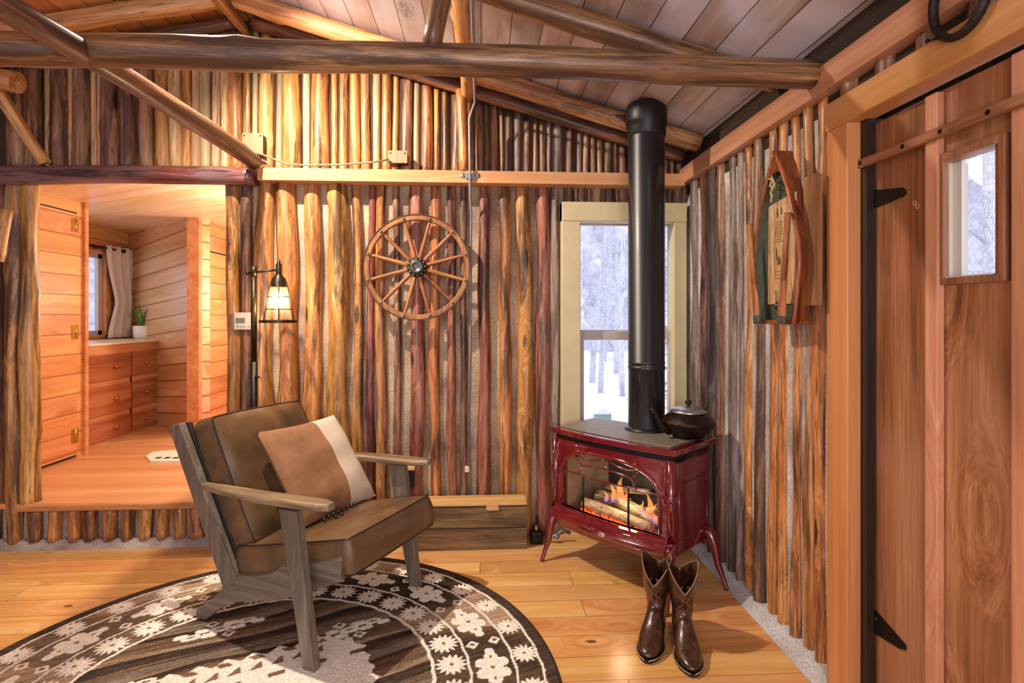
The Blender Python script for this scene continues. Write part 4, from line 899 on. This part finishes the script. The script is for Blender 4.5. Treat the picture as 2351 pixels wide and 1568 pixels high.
# field clusters
for (ax_, bx_) in ((.40, .24), (-.07, .52-.03), (-.40, -.24), (.07, -.5), (.27, -.28), (-.40, .22)):
    p, t = b_-bx_, a_-ax_
    for (dp, dt, s_) in ((0, 0, .03), (.03, .04, .022), (-.03, -.04, .022), (-.012, .065, .02), (.012, -.065, .02), (-.02, -.105, .026), (.02, .10, .026), (.0, -.14, .02), (.0, .14, .02)):
        cream |= (np.abs(p-dp) < s_*.75) & (np.abs(t-dt) < s_*1.3) & (np.abs(p-dp)+np.abs(t-dt)*.7 < s_*1.35)
    for (dp, dt) in ((.0, 0.0), (-.02, -.105), (.02, .10)): hole |= diamond(p-dp, t-dt, .006, .022)
    for (dp, dt) in ((.05, -.03), (-.05, .03)): cream |= diamond(p-dp, t-dt, .026, .028); hole |= diamond(p-dp, t-dt, .013, .014)
# central medallion: stepped serrated hexagon
ser = .018*np.abs(((a_*11) % 1)-.5)*2*2
half = .255-ser-.30*np.clip(np.abs(a_)-.24, 0, 1)*1.0; serx = .02*np.abs(((b_*14) % 1)-.5)*2
med = (np.abs(b_) < half) & (np.abs(a_) < .44-serx-.5*np.clip(np.abs(b_)-.1, 0, 1))
cream |= med; hole &= ~med
tri = (np.abs(b_-.16) < .02) & (((a_*14) % 1) > .35+((b_-.14)*14)); hole |= tri & med & (np.abs(a_) < .3)
hole |= med & (np.abs(b_-.215) < .014) & (((a_*9+b_*6) % 1) > .62); hole |= med & (np.abs(b_-.08) < .012) & (((a_*7) % 1) > .6)
C = np.where(cream[..., None], CRM*(.9+.14*fine)[..., None], C); C = np.where((hole & cream)[..., None], (BRN*1.05)*(.8+.4*fine)[..., None], C)
C = np.where((rr > .962)[..., None], (DK*1.25)*(.8+.5*fine)[..., None], C)
Z = .010+.002*fine+.0022*cream
inside = rr <= .998
vid = -np.ones(X.shape, int)
cell = inside[:-1, :-1] & inside[1:, :-1] & inside[:-1, 1:] & inside[1:, 1:]
used = np.zeros(X.shape, bool)
for a0, b0 in ((0, 0), (0, 1), (1, 0), (1, 1)): used[a0:a0+cell.shape[0], b0:b0+cell.shape[1]] |= cell
vid[used] = np.arange(used.sum())
co = np.stack([X[used], Y[used], Z[used]], 1).astype(np.float32)
fc_ = np.stack([vid[:-1, :-1][cell], vid[:-1, 1:][cell], vid[1:, 1:][cell], vid[1:, :-1][cell]], 1).astype(np.int32)
me = bpy.data.meshes.new('pile'); me.vertices.add(len(co)); me.vertices.foreach_set('co', co.ravel())
me.loops.add(fc_.size); me.loops.foreach_set('vertex_index', fc_.ravel()); me.polygons.add(len(fc_)); me.polygons.foreach_set('loop_start', np.arange(0, fc_.size, 4, dtype=np.int32))
me.update(calc_edges=True); me.validate()
at = me.color_attributes.new('weave', 'FLOAT_COLOR', 'POINT'); cc_ = np.ones((len(co), 4), np.float32); cc_[:, :3] = C[used]; at.data.foreach_set('color', cc_.ravel())
rm = NT('rug_weave'); ca2 = rm.n('Attribute', attribute_name='weave'); tc = rm.n('TexCoord').outputs['Object']
nz = rm.n('TexNoise', {'Vector': tc, 'Scale': 260.0, 'Detail': 2.0}); f_ = rm.n('MapRange', {0: nz.outputs[0], 1: .3, 2: .7, 3: .6, 4: 1.3})
mr_ = rm.n('Mapping', {0: tc, 2: (0, 0, math.radians(-24)), 3: (1.0, 1.0, 1.0)}).outputs[0]; mr2 = rm.n('Mapping', {0: mr_, 3: (.05, 1.0, 1.0)}).outputs[0]
ns_ = rm.n('TexNoise', {'Vector': mr2, 'Scale': 75.0, 'Detail': 5.0, 'Roughness': .75}); sf = rm.n('MapRange', {0: ns_.outputs[0], 1: .34, 2: .62, 3: .45, 4: 1.6})
lum = rm.sm(rm.n('SeparateColor', {0: ca2.outputs['Color']}).outputs[0], .35, .6)
sfm = rm.math('ADD', rm.math('MULTIPLY', sf, rm.math('SUBTRACT', 1.0, lum)), lum)
base_ = rm.mix(1.0, ca2.outputs['Color'], rm.n('CombineColor', {0: sfm, 1: sfm, 2: sfm}), 'MULTIPLY')
rm.set(rm.b, 'Base Color', rm.mix(1.0, base_, rm.n('CombineColor', {0: f_, 1: f_, 2: f_}), 'MULTIPLY')); rm.b.inputs['Roughness'].default_value = .95
rm.b.inputs['Specular IOR Level'].default_value = .1; rm.set(rm.b, 'Normal', rm.n('Bump', {'Height': nz.outputs[0], 'Strength': .6, 'Distance': .004}))
me.materials.append(rm.m); o = bpy.data.objects.new('pile', me); COL.objects.link(o); o.parent = rg_t
MB().tube([(RR*math.cos(a*math.pi/90), RR*math.sin(a*math.pi/90), .006) for a in range(180)], .0065, 8, closed=True).build('binding', plain('rug_binding', '#2a201a', .9, 0, .3, 80, .4), rg_t)
MB().prism([((RR-.004)*math.cos(a*math.pi/60), (RR-.004)*math.sin(a*math.pi/60)) for a in range(120)], .0005, .007, 'xy').build('backing', plain('rug_backing', '#4a3c30', .9), rg_t)

# ---------------------------------------------------------------- armchair
ch = thing('armchair', 'wood framed armchair with olive brown leather cushions on the round rug', 'armchair', (-.4615, 2.3186, .013), math.radians(-27.23))
LEA = NT('leather'); tc = LEA.n('TexCoord').outputs['Object']; n1_ = LEA.n('TexNoise', {'Vector': tc, 'Scale': 7.0, 'Detail': 5.0}); n2_ = LEA.n('TexVoronoi', {'Vector': tc, 'Scale': 420.0})
LEA.set(LEA.b, 'Base Color', LEA.ramp(n1_.outputs[0], [(.3, lin('#4c3824')), (.55, lin('#684c30')), (.75, lin('#7c5e3c'))])); LEA.b.inputs['Roughness'].default_value = .36; LEA.b.inputs['Coat Weight'].default_value = .25; LEA.b.inputs['Coat Roughness'].default_value = .3
LEA.set(LEA.b, 'Normal', LEA.n('Bump', {'Height': LEA.math('ADD', LEA.math('MULTIPLY', n2_.outputs[0], .25), LEA.math('MULTIPLY', n1_.outputs[0], 2.0)), 'Strength': .4, 'Distance': .006}))
LEA = LEA.m
def mirror(fn):
    for s_ in (-1, 1): fn(s_)
def leg_(s_):
    m = MB(); y0, y1 = s_*.315, s_*.352
    rings = [[(x0, y0, z), (x1, y0, z), (x1, y1, z), (x0, y1, z)] for x0, x1, z in ((-.030, .024, .0), (-.150, -.062, .567))]
    m.loft(rings, smooth=False).build('front_leg', CHWZ, ch, bevel=.004)
    top = [(-.62, .566), (-.60, .592), (-.35, .600), (.05, .612), (.075, .600), (.07, .582), (-.35, .568)]
    # armrest plan shape: narrow at the back, wide and rounded at the front
    n = 14; rings = []
    for i in range(n+1):
        t = i/n; x = -.62+.70*t; zt3 = .590+.020*t; th3 = .030-.004*abs(2*t-1); w0 = .022+.018*min(1, t*1.6); 
        if t > .9: w0 *= math.sqrt(max(.12, 1-((t-.9)/.1)**2*.8))
        if t < .08: w0 *= .8
        cy_ = s_*(.300+.022*min(1, t*2))
        ring = []
        for (a, b) in ((-1, -.35), (-.85, -1), (.85, -1), (1, -.35), (1, .5), (.8, 1), (-.8, 1), (-1, .5)): ring.append((x, cy_+a*w0, zt3-th3/2+b*th3/2))
        rings.append(ring)
    MB().loft(rings, smooth=False).build('armrest', CHWT, ch, bevel=.003)
    # back upright
    ya, yb2 = s_*.255, s_*.287
    MB().prism([(-.872, .800), (-.800, .820), (-.455, .215), (-.53, .165)], ya, yb2).build('upright', CHWZ, ch, bevel=.004)
    MB().prism([(-.835, .806), (-.785, .822), (-.445, .235), (-.49, .20)], s_*.235, s_*.256).build('inner_rail', plain('slat_black', '#1c1612', .5), ch, bevel=.003)
    # side rail with sloping rear foot
    MB().prism([(-.700, .012), (-.672, .002), (-.640, .004), (-.575, .055), (-.50, .105), (-.40, .135), (-.22, .175), (.07, .300), (.088, .312), (.088, .385), (.078, .395), (-.16, .322), (-.205, .318), (-.245, .285), (-.30, .262), (-.455, .228), (-.53, .168), (-.60, .10), (-.685, .045)], ya+s_*.001, yb2-s_*.001).build('side_rail', CHW, ch, bevel=.005)
mirror(leg_)
MB().box((.045, 0, .325), (.03, .52, .06)).build('front_stretcher', CHW, ch, bevel=.004)
MB().box((-.46, 0, .22), (.03, .52, .05)).build('rear_stretcher', CHW, ch, bevel=.004)
for t in (.08, .36, .64, .90):
    p = Vector((-.80, 0, .79)).lerp(Vector((-.50, 0, .22)), t)
    MB().box((0, 0, 0), (.02, .52, .045), M=Matrix.Translation((p.x, 0, p.z)) @ Matrix.Rotation(math.radians(-28), 4, 'Y')).build('back_slat', plain('slat_black', '#1c1612', .5), ch, bevel=.004)
def cushion(name, L, Wd, T, M, mat, nx=24, ny=24, puff=.35, corner=.06, wr=0, parent=None, dent=0):
    """box cushion: L along x, Wd along y, T thick, soft crowned faces"""
    m = MB(); R = random.Random(int(L*1000)); ph = [R.uniform(0, 6) for _ in range(6)]
    def P(i, j, s_):
        a, b = -1+2*i/nx, -1+2*j/ny; ea = 1-abs(a)**6; eb = 1-abs(b)**6
        x = L/2*a*(1-.02*(abs(b)**4)); y = Wd/2*b*(1-.02*(abs(a)**4))
        z = T/2*(1+puff*ea**.6*eb**.6*(1-.25*(a*a+b*b)))
        z += wr*math.sin(a*5+ph[0]+b*2)*math.cos(b*4+ph[1])*ea*eb + wr*.5*math.sin(b*11+ph[2]+a*3)*ea*eb
        return (x, y, s_*z)
    for s_ in (1, -1):
        vs = [P(i, j, s_) for j in range(ny+1) for i in range(nx+1)]
        m.add(vs, [(j*(nx+1)+i, j*(nx+1)+i+1, (j+1)*(nx+1)+i+1, (j+1)*(nx+1)+i) for j in range(ny) for i in range(nx)], True)
    edge = [(i, 0) for i in range(nx)]+[(nx, j) for j in range(ny)]+[(i, ny) for i in range(nx, 0, -1)]+[(0, j) for j in range(ny, 0, -1)]
    K = 5; rings = []
    for k in range(K+1):
        t = k/K; ring = []
        for q_, (i, j) in enumerate(edge):
            p = Vector(P(i, j, 1)); p2 = Vector(P(i, j, -1)); c = p.lerp(p2, t); d = Vector((c.x/(L/2), c.y/(Wd/2), 0)); d = Vector((d.x if abs(d.x) > .93 else 0, d.y if abs(d.y) > .93 else 0, 0))
            c += d*(.010*math.sin(math.pi*t)+wr*.35*math.sin(q_*1.9)*math.sin(math.pi*t)); ring.append(c)
        rings.append(ring)
    n = len(edge); m.add([p for r in rings for p in r], [(i*n+k, i*n+(k+1) % n, (i+1)*n+(k+1) % n, (i+1)*n+k) for i in range(K) for k in range(n)], True)
    o = m.build(name, mat, parent); o.matrix_local = M
    pm = MB(); 
    for s_ in (1, -1): pm.tube([Vector(P(i, j, s_)) for i, j in edge], .0032, 6, closed=True)
    pp = pm.build('piping', plain('piping_dark', '#1c130c', .5), o)
    return o
sl = math.atan2(.118, .58)
sx, sz = (-.185, .345)
cushion('seat_cushion', .60, .55, .130, Matrix.Translation((-.172, .008, .335)) @ Matrix.Rotation(-math.radians(12.3), 4, 'Y'), LEA, puff=.20, wr=.002, parent=ch)
bd = Vector((-.40-(-.67), 0, .37-.86)); bl_ = .565; bang = math.atan2(.86-.37, -.67+.40)
cushion('back_cushion', .56, .50, .125, Matrix.Translation((-.578, 0, .578)) @ Matrix.Rotation(-math.radians(117.5), 4, 'Y') @ Matrix.Rotation(0, 4, 'Z'), LEA, puff=.42, wr=.011, parent=ch)
# throw pillow
pw = thing('throw_pillow', 'square throw pillow half brown suede and half cream on the armchair', 'pillow')
def pillow(mb, a0, a1, S_, T_, nx=20, ny=28):
    for s_ in (1, -1):
        vs = []
        for j in range(ny+1):
            for i in range(nx+1):
                a = a0+(a1-a0)*i/nx; b = -1+2*j/ny; pin = 1-.05*(1-b*b)*abs(a)**3; pin2 = 1-.05*(1-a*a)*abs(b)**3
                z = T_*((1-a**4)*(1-b**4))**.55*(1+.06*math.sin(a*7+b*3)+.05*math.sin(b*9-a*2)); vs.append((S_*a*pin, S_*b*pin2, s_*z))
        mb.add(vs, [(j*(nx+1)+i, j*(nx+1)+i+1, (j+1)*(nx+1)+i+1, (j+1)*(nx+1)+i) for j in range(ny) for i in range(nx)], True)
    return mb
CHM = Matrix.Translation((-.4615, 2.3186, .013)) @ Matrix.Rotation(math.radians(-27.23), 4, 'Z')
BL_, BR_, TL_ = Vector((-.744, 2.317, .428)), Vector((-.532, 2.697, .428)), Vector((-.942, 2.465, .768))
ex = (BR_-BL_).normalized(); ey = (TL_-BL_); ey = (ey-ex*ey.dot(ex)).normalized(); ez = ex.cross(ey).normalized()
cen = BL_+(BR_-BL_)*.5+ey*.215
pw.matrix_world = Matrix(((ex.x, ey.x, ez.x, cen.x), (ex.y, ey.y, ez.y, cen.y), (ex.z, ey.z, ez.z, cen.z), (0, 0, 0, 1)))
SUE = plain('brown_suede', '#8e6444', .9, 0, .2, 9, .3); LIN = plain('cream_linen', '#cdbfab', .9, 0, .05, 120, .2)
pillow(MB(), -1, .22, .232, .062).build('suede_panel', SUE, pw)
pillow(MB(), .22, 1, .232, .062, nx=14).build('linen_panel', LIN, pw)

# ---------------------------------------------------------------- cowboy boots
BOOT = wood('boot_leather', '#1c0f09', '#3c2113', '#5c3420', ax=2, sc=.5, st=.4, rough=.3, coat=.35, var=.05, fine=.2, bump=.35, spec=.6)
def boot(name, label, toe, shaft, s_):
    """toe and shaft: floor points in the room"""
    d = (toe-shaft); L = .285; rz = math.atan2(d.y, d.x)
    b = thing(name, label, 'boot', (shaft.x, shaft.y, 0), rz, None)
    n = 28; rings = []
    # (x centre, z centre, tilt of ring in degrees, half length, half width)
    spec = [(.0, .305, 0, .078, .060), (.0, .275, 0, .076, .059), (-.002, .22, 0, .073, .056), (-.004, .18, 0, .068, .052), (-.004, .15, 4, .060, .045), (-.002, .115, 12, .054, .038),
            (.012, .092, 28, .060, .036), (.038, .076, 48, .060, .038), (.072, .058, 66, .050, .042), (.108, .044, 80, .038, .047), (.145, .036, 88, .029, .048), (.178, .031, 92, .023, .043), (.205, .028, 94, .018, .033), (.222, .026, 96, .012, .020), (.230, .025, 98, .004, .006)]
    for k, (cx, cz, ti, ha, hb) in enumerate(spec):
        t = math.radians(ti); ring = []
        for q in range(n):
            a = 2*math.pi*q/n; lx, ly = math.cos(a)*ha, math.sin(a)*hb
            aa = abs((a+math.pi) % (2*math.pi)-math.pi); ff = max(0, 1-aa/1.45); fb = max(0, 1-(math.pi-aa)/1.45)
            if k < 4: dz = -(.105, .080, .045, .015)[k]*ff-(.07, .05, .025, .008)[k]*fb+(.014, .006, 0, 0)[k]
            else: dz = 0
            wr = .0022*math.sin(cz*160+a*2)*(1 if .08 < cz < .16 else .35)
            x = cx+lx*math.cos(t)+wr; z = cz+lx*math.sin(t)*(1)+dz
            if ti > 30 and math.cos(a) < 0: pass
            z = max(z, .012 + (.034*max(0, min(1, (.05-x)/.05)) if x < .05 else 0))
            ring.append((x, ly+wr, z))
        rings.append(ring)
    # heel cup below the ankle
    m = MB(); m.loft(rings, caps=(False, True))
    body = m.build('upper', BOOT, b, solid=.0035, sub=1)
    m = MB(); hr = []
    for z, hx0, hx1, hw3 in ((.13, -.058, .03, .036), (.09, -.066, .02, .037), (.06, -.068, .02, .037), (.036, -.066, .03, .036)):
        c_, h_ = (hx0+hx1)/2, (hx1-hx0)/2; hr.append([(c_+h_*math.cos(2*math.pi*q/n), hw3*math.sin(2*math.pi*q/n), z) for q in range(n)])
    m.loft(hr).build('heel_counter', BOOT, b, sub=1)
    sole = [(-.068, 0), (-.062, .022), (-.04, .031), (0, .029), (.04, .028), (.08, .040), (.12, .049), (.155, .050), (.19, .042), (.218, .026), (.236, .008)]
    sole = sole+[(x, -y) for x, y in sole[::-1] if y]
    SOL = plain('sole_dark', '#1a120c', .5); m = MB()
    vs = []
    for (x, y) in sole:
        z = .036 if x < .0 else (.036-.030*min(1, (x)/.07) if x < .07 else .006)
        vs += [(x, y, z-.004 if x > .06 else z-.006), (x, y, z+.006)]
    k = len(sole); fs = [[2*i for i in range(k)][::-1], [2*i+1 for i in range(k)]]+[(2*i, 2*((i+1) % k), 2*((i+1) % k)+1, 2*i+1) for i in range(k)]
    m.add(vs, fs).build('sole', SOL, b)
    MB().prism([(-.066, -.018), (-.055, -.028), (-.015, -.028), (-.008, -.02), (-.008, .02), (-.015, .028), (-.055, .028), (-.066, .018)], .0, .034, 'xy').build('heel', SOL, b, bevel=.002)
    m = MB(); m.tube([((.239*math.cos(0)*.0+x*1.01), y*1.06, .014 if x > .06 else .03) for x, y in sole if x > .03 and y >= 0], .0022, 6)
    m.tube([(x*1.01, y*1.06, .014 if x > .06 else .03) for x, y in sole if x > .03 and y <= 0], .0022, 6); m.build('welt', plain('pale_welt', '#a08868', .5), b)
    m = MB(); m.tube([Vector(p)+Vector((0, 0, .001)) for p in rings[0]], .0024, 6, closed=True); m.build('top_binding', plain('tan_binding', '#8a7050', .5), b)
    m = MB()
    for sg in (1, -1):
        m.tube([(0.02*i2, sg*(.0605+.002), .30) if False else (-.018+.006*i2, sg*.0625, .285+.05*math.sin(i2/6*math.pi)) for i2 in range(7)], .004, 6, flat=.6)
    m.build('pull_straps', BOOT, b)
    # stitched scroll pattern on the shaft front
    m = MB()
    for o_ in (-.022, 0, .022):
        pts_ = []
        for i in range(9):
            z = .15+.012*i; a = (o_/.06)+.25*math.sin(i*1.1+o_*60); pts_.append(((.071+.00028*(i-2))*math.cos(a)+.0005, .056*math.sin(a), z))
        m.tube(pts_, .0012, 5)
    m.build('stitching', plain('stitch_brown', '#8a5a3a', .5), b)
    return b
boot('cowboy_boot', 'left brown cowboy boot of the pair in front of the stove', onZ(1487, 1516, 0), onZ(1508, 1448, 0), 1)
boot('cowboy_boot', 'right brown cowboy boot of the pair, nearer the log wall', onZ(1588, 1546, 0), onZ(1566, 1468, 0), -1)

# ---------------------------------------------------------------- rowboat wall decoration on the right wall
bt_top = onX(1768, 356, 1.16); by0 = onX(1738, 700, 1.16).y; by1 = onX(1846, 700, 1.16).y
cyb = (onX(1728, 600, 1.10).y+onX(1838, 600, 1.10).y)/2; zb0 = onX(1790, 742, 1.12).z; zb1 = onX(1770, 358, 1.12).z; BH = zb1-zb0
hwid = (onX(1722, 600, 1.10).y-onX(1838, 600, 1.10).y)/2*.92
bo = thing('rowboat_decoration', 'half rowboat shaped wall decoration hung bow up on the log wall', 'wall decoration', (1.172, cyb, zb0))
# local frame: -x towards the room, y along the wall, z up
def bw(t): return hwid*(1-max(0, (t-.32)/.68)**1.75)*(.80+.20*min(1, t/.32)) if t < 1 else .0
n = 26; inner, outer = [], []
def side(sg, wtop, wbot, th):
    rings = []
    for i in range(n+1):
        t = i/n; w = bw(t); y0 = sg*max(.004, w); yb3 = sg*max(.003, w*.80)
        rings.append([(-.070, y0, t*BH), (-.005, yb3, t*BH), (-.005, sg*max(.0, abs(yb3)-th), t*BH), (-.070, sg*max(.0, abs(y0)-th), t*BH)])
    return MB().loft(rings, smooth=False)
for sg in (-1, 1):
    side(sg, 0, 0, .008).build('hull_side', BOATW, bo)
    pts = [(-.072, sg*max(.002, bw(i/n)-.003), i/n*BH) for i in range(n+1)]; MB().tube(pts, .0075, 8).build('gunwale', wood('gunwale_wood', '#6a3418', '#94522a', '#b87040', ax=2, sc=.5, rough=.35, coat=.3, var=.03) if sg < 0 else MATS['gunwale_wood'], bo)
GREEN = plain('boat_green', '#3f4636', .6, 0, .15, 12)
for sg in (-1, 1):
    rg_ = [[(-.066, sg*max(.001, bw(i/n)-.0085), i/n*BH), (-.036, sg*max(.001, bw(i/n)*.9-.0085), i/n*BH), (-.036, sg*max(.0005, bw(i/n)*.9-.0105), i/n*BH), (-.066, sg*max(.0005, bw(i/n)-.0105), i/n*BH)] for i in range(n)]
    MB().loft(rg_, smooth=False).build('inner_lining', GREEN, bo)
MB().prism([(bw(i/n)*.84, i/n*BH) for i in range(n+1)]+[(-bw(i/n)*.84, i/n*BH) for i in range(n, -1, -1)], -.046, -.036, 'yz').build('bottom', GREEN, bo)
MB().bb((-.072, -bw(0)*.95, -.004), (-.004, bw(0)*.95, .012)).build('transom', BOATW, bo, bevel=.002)
pl2 = wood('boat_label_board', '#b08458', '#cfa878', '#e0c094', ax=2, sc=.8, rough=.6, var=.03, bark='#8a6a48', bamt=.15)
MB().prism([(-bw(.1)*.74, .055*BH/.5), (bw(.1)*.60, .055*BH/.5), (bw(.6)*.62, BH*.70), (-bw(.6)*.80, BH*.73)], -.054, -.046, 'yz').build('picture_board', pl2, bo, bevel=.002)
m = MB(); R2 = random.Random(5)
for (yy, zz, w_, h_) in ((.012, .64, .006, .022), (-.016, .645, .005, .016), (.002, .36, .012, .02), (.018, .40, .004, .03)):
    m.prism([(yy*1.0-w_, BH*zz-h_*.6), (yy+w_, BH*zz-h_*.6), (yy+w_*.9, BH*zz+h_*.4), (yy, BH*zz+h_), (yy-w_*.9, BH*zz+h_*.4)], -.0555, -.054, 'yz')
for i in range(9):
    zz = BH*(.585-.014*i); w_ = R2.uniform(.014, .028); m.bb((-.0552, -w_, zz), (-.054, w_, zz+.002))
for i in range(3): m.bb((-.0552, -.03, BH*(.30-.02*i)), (-.054, .03, BH*(.30-.02*i)+.0015))
m.build('picture_drawing', plain('faded_ink', '#5f4b3a', .8), bo)
MB().prism([(0, BH*.985), (bw(.93), BH*.93), (bw(.88)*.9, BH*.86), (0, BH*.885), (-bw(.88)*.9, BH*.86), (-bw(.93), BH*.93)], -.070, -.056, 'yz').build('bow_deck', BOATW, bo)
m = MB(); pts = [(-.078+.002*math.sin(i), .012+.016*math.cos(i*.9)*(1-i/30), BH*.85-.004*i) for i in range(24)]; m.tube(pts, .0035, 7)
m.tube([(-.078, .012, BH*.86), (-.082, -.02, BH*.80), (-.078, .005, BH*.76), (-.078, .012, BH*.83), (-.078, -.01, BH*.78)], .0032, 7).build('rope', plain('rope_cream', '#cbb384', .9, 0, .15, 60), bo)
MB().bb((-.03, -hwid*1.08, BH*.10), (.0, -hwid*.70, BH*.80)).build('backing_board', wood('backing_wood', '#7a5030', '#9c6e44', '#b88a58', ax=2, rough=.5), bo)
MB().lathe([(.001, .012), (.012, .006), (.016, 0)], 14, M=Matrix.Translation((-.054, .012, BH*.10)) @ Matrix.Rotation(-math.pi/2, 4, 'Y')).tube([(-.06, .012, BH*.10), (-.062, .01, BH*.19)], .002, 6).build('reel', plain('reel_metal', '#4a4848', .3, .8), bo)
def oar(u0, v0, u1, v1, label):
    a, b = onX(u0, v0, 1.08), onX(u1, v1, 1.08); o = thing('oar', label, 'oar', tuple(a)); d = b-a; L = d.length; dn = d.normalized()
    q = Vector((0, 0, 1)).rotation_difference(dn).to_matrix().to_4x4()
    MB().tube([(0, 0, t) for t in (-.0, .012, .03, L*.3, L*.62)], [.012, .013, .0105, .0105, .011], 10, M=q).build('shaft', WHW, o)
    MB().loft([[(x*tk, y*w_, z) for x, y in ((-1, -.6), (-1, .6), (-.3, 1), (.3, 1), (1, .6), (1, -.6), (.3, -1), (-.3, -1))] for z, w_, tk in ((L*.6, .010, .009), (L*.68, .017, .007), (L*.8, .024, .005), (L*.93, .026, .005), (L*.935, .026, .005))], M=q, smooth=False).build('blade', WHW, o)
    MB().loft([[(x*tk, y*w_, z) for x, y in ((-1, -.6), (-1, .6), (-.3, 1), (.3, 1), (1, .6), (1, -.6), (.3, -1), (-.3, -1))] for z, w_, tk in ((L*.925, .0265, .0056), (L*.99, .026, .0056), (L, .020, .0045))], M=q, smooth=False).build('blade_tip', GREEN, o)
    MB().tube([(0, 0, .045), (0, 0, .075)], .0085, 12, M=q).build('rope_whipping', MATS['rope_cream'], o)
oar(1722, 515, 1738, 742, 'left miniature oar leaning on the wall rowboat'); oar(1809, 488, 1793, 743, 'right miniature oar leaning on the wall rowboat')

# black beaded strap lying on the seat below the pillow
m = MB(); bp = [onZ(u+22, v+6, .436) for u, v in ((722, 1186), (733, 1180), (744, 1174), (755, 1168), (766, 1163), (776, 1158), (786, 1155), (795, 1152), (750, 1181), (762, 1175))]
for i, p in enumerate(bp): m.sphere((p.x, p.y, p.z), .0095, 10, 8)
m.tube(bp[:8], .004, 6); tag(m.build('beaded_strap', plain('glossy_black', '#0e0c0c', .2, coat=.6)), 'short black beaded strap on the seat below the throw pillow', 'strap')
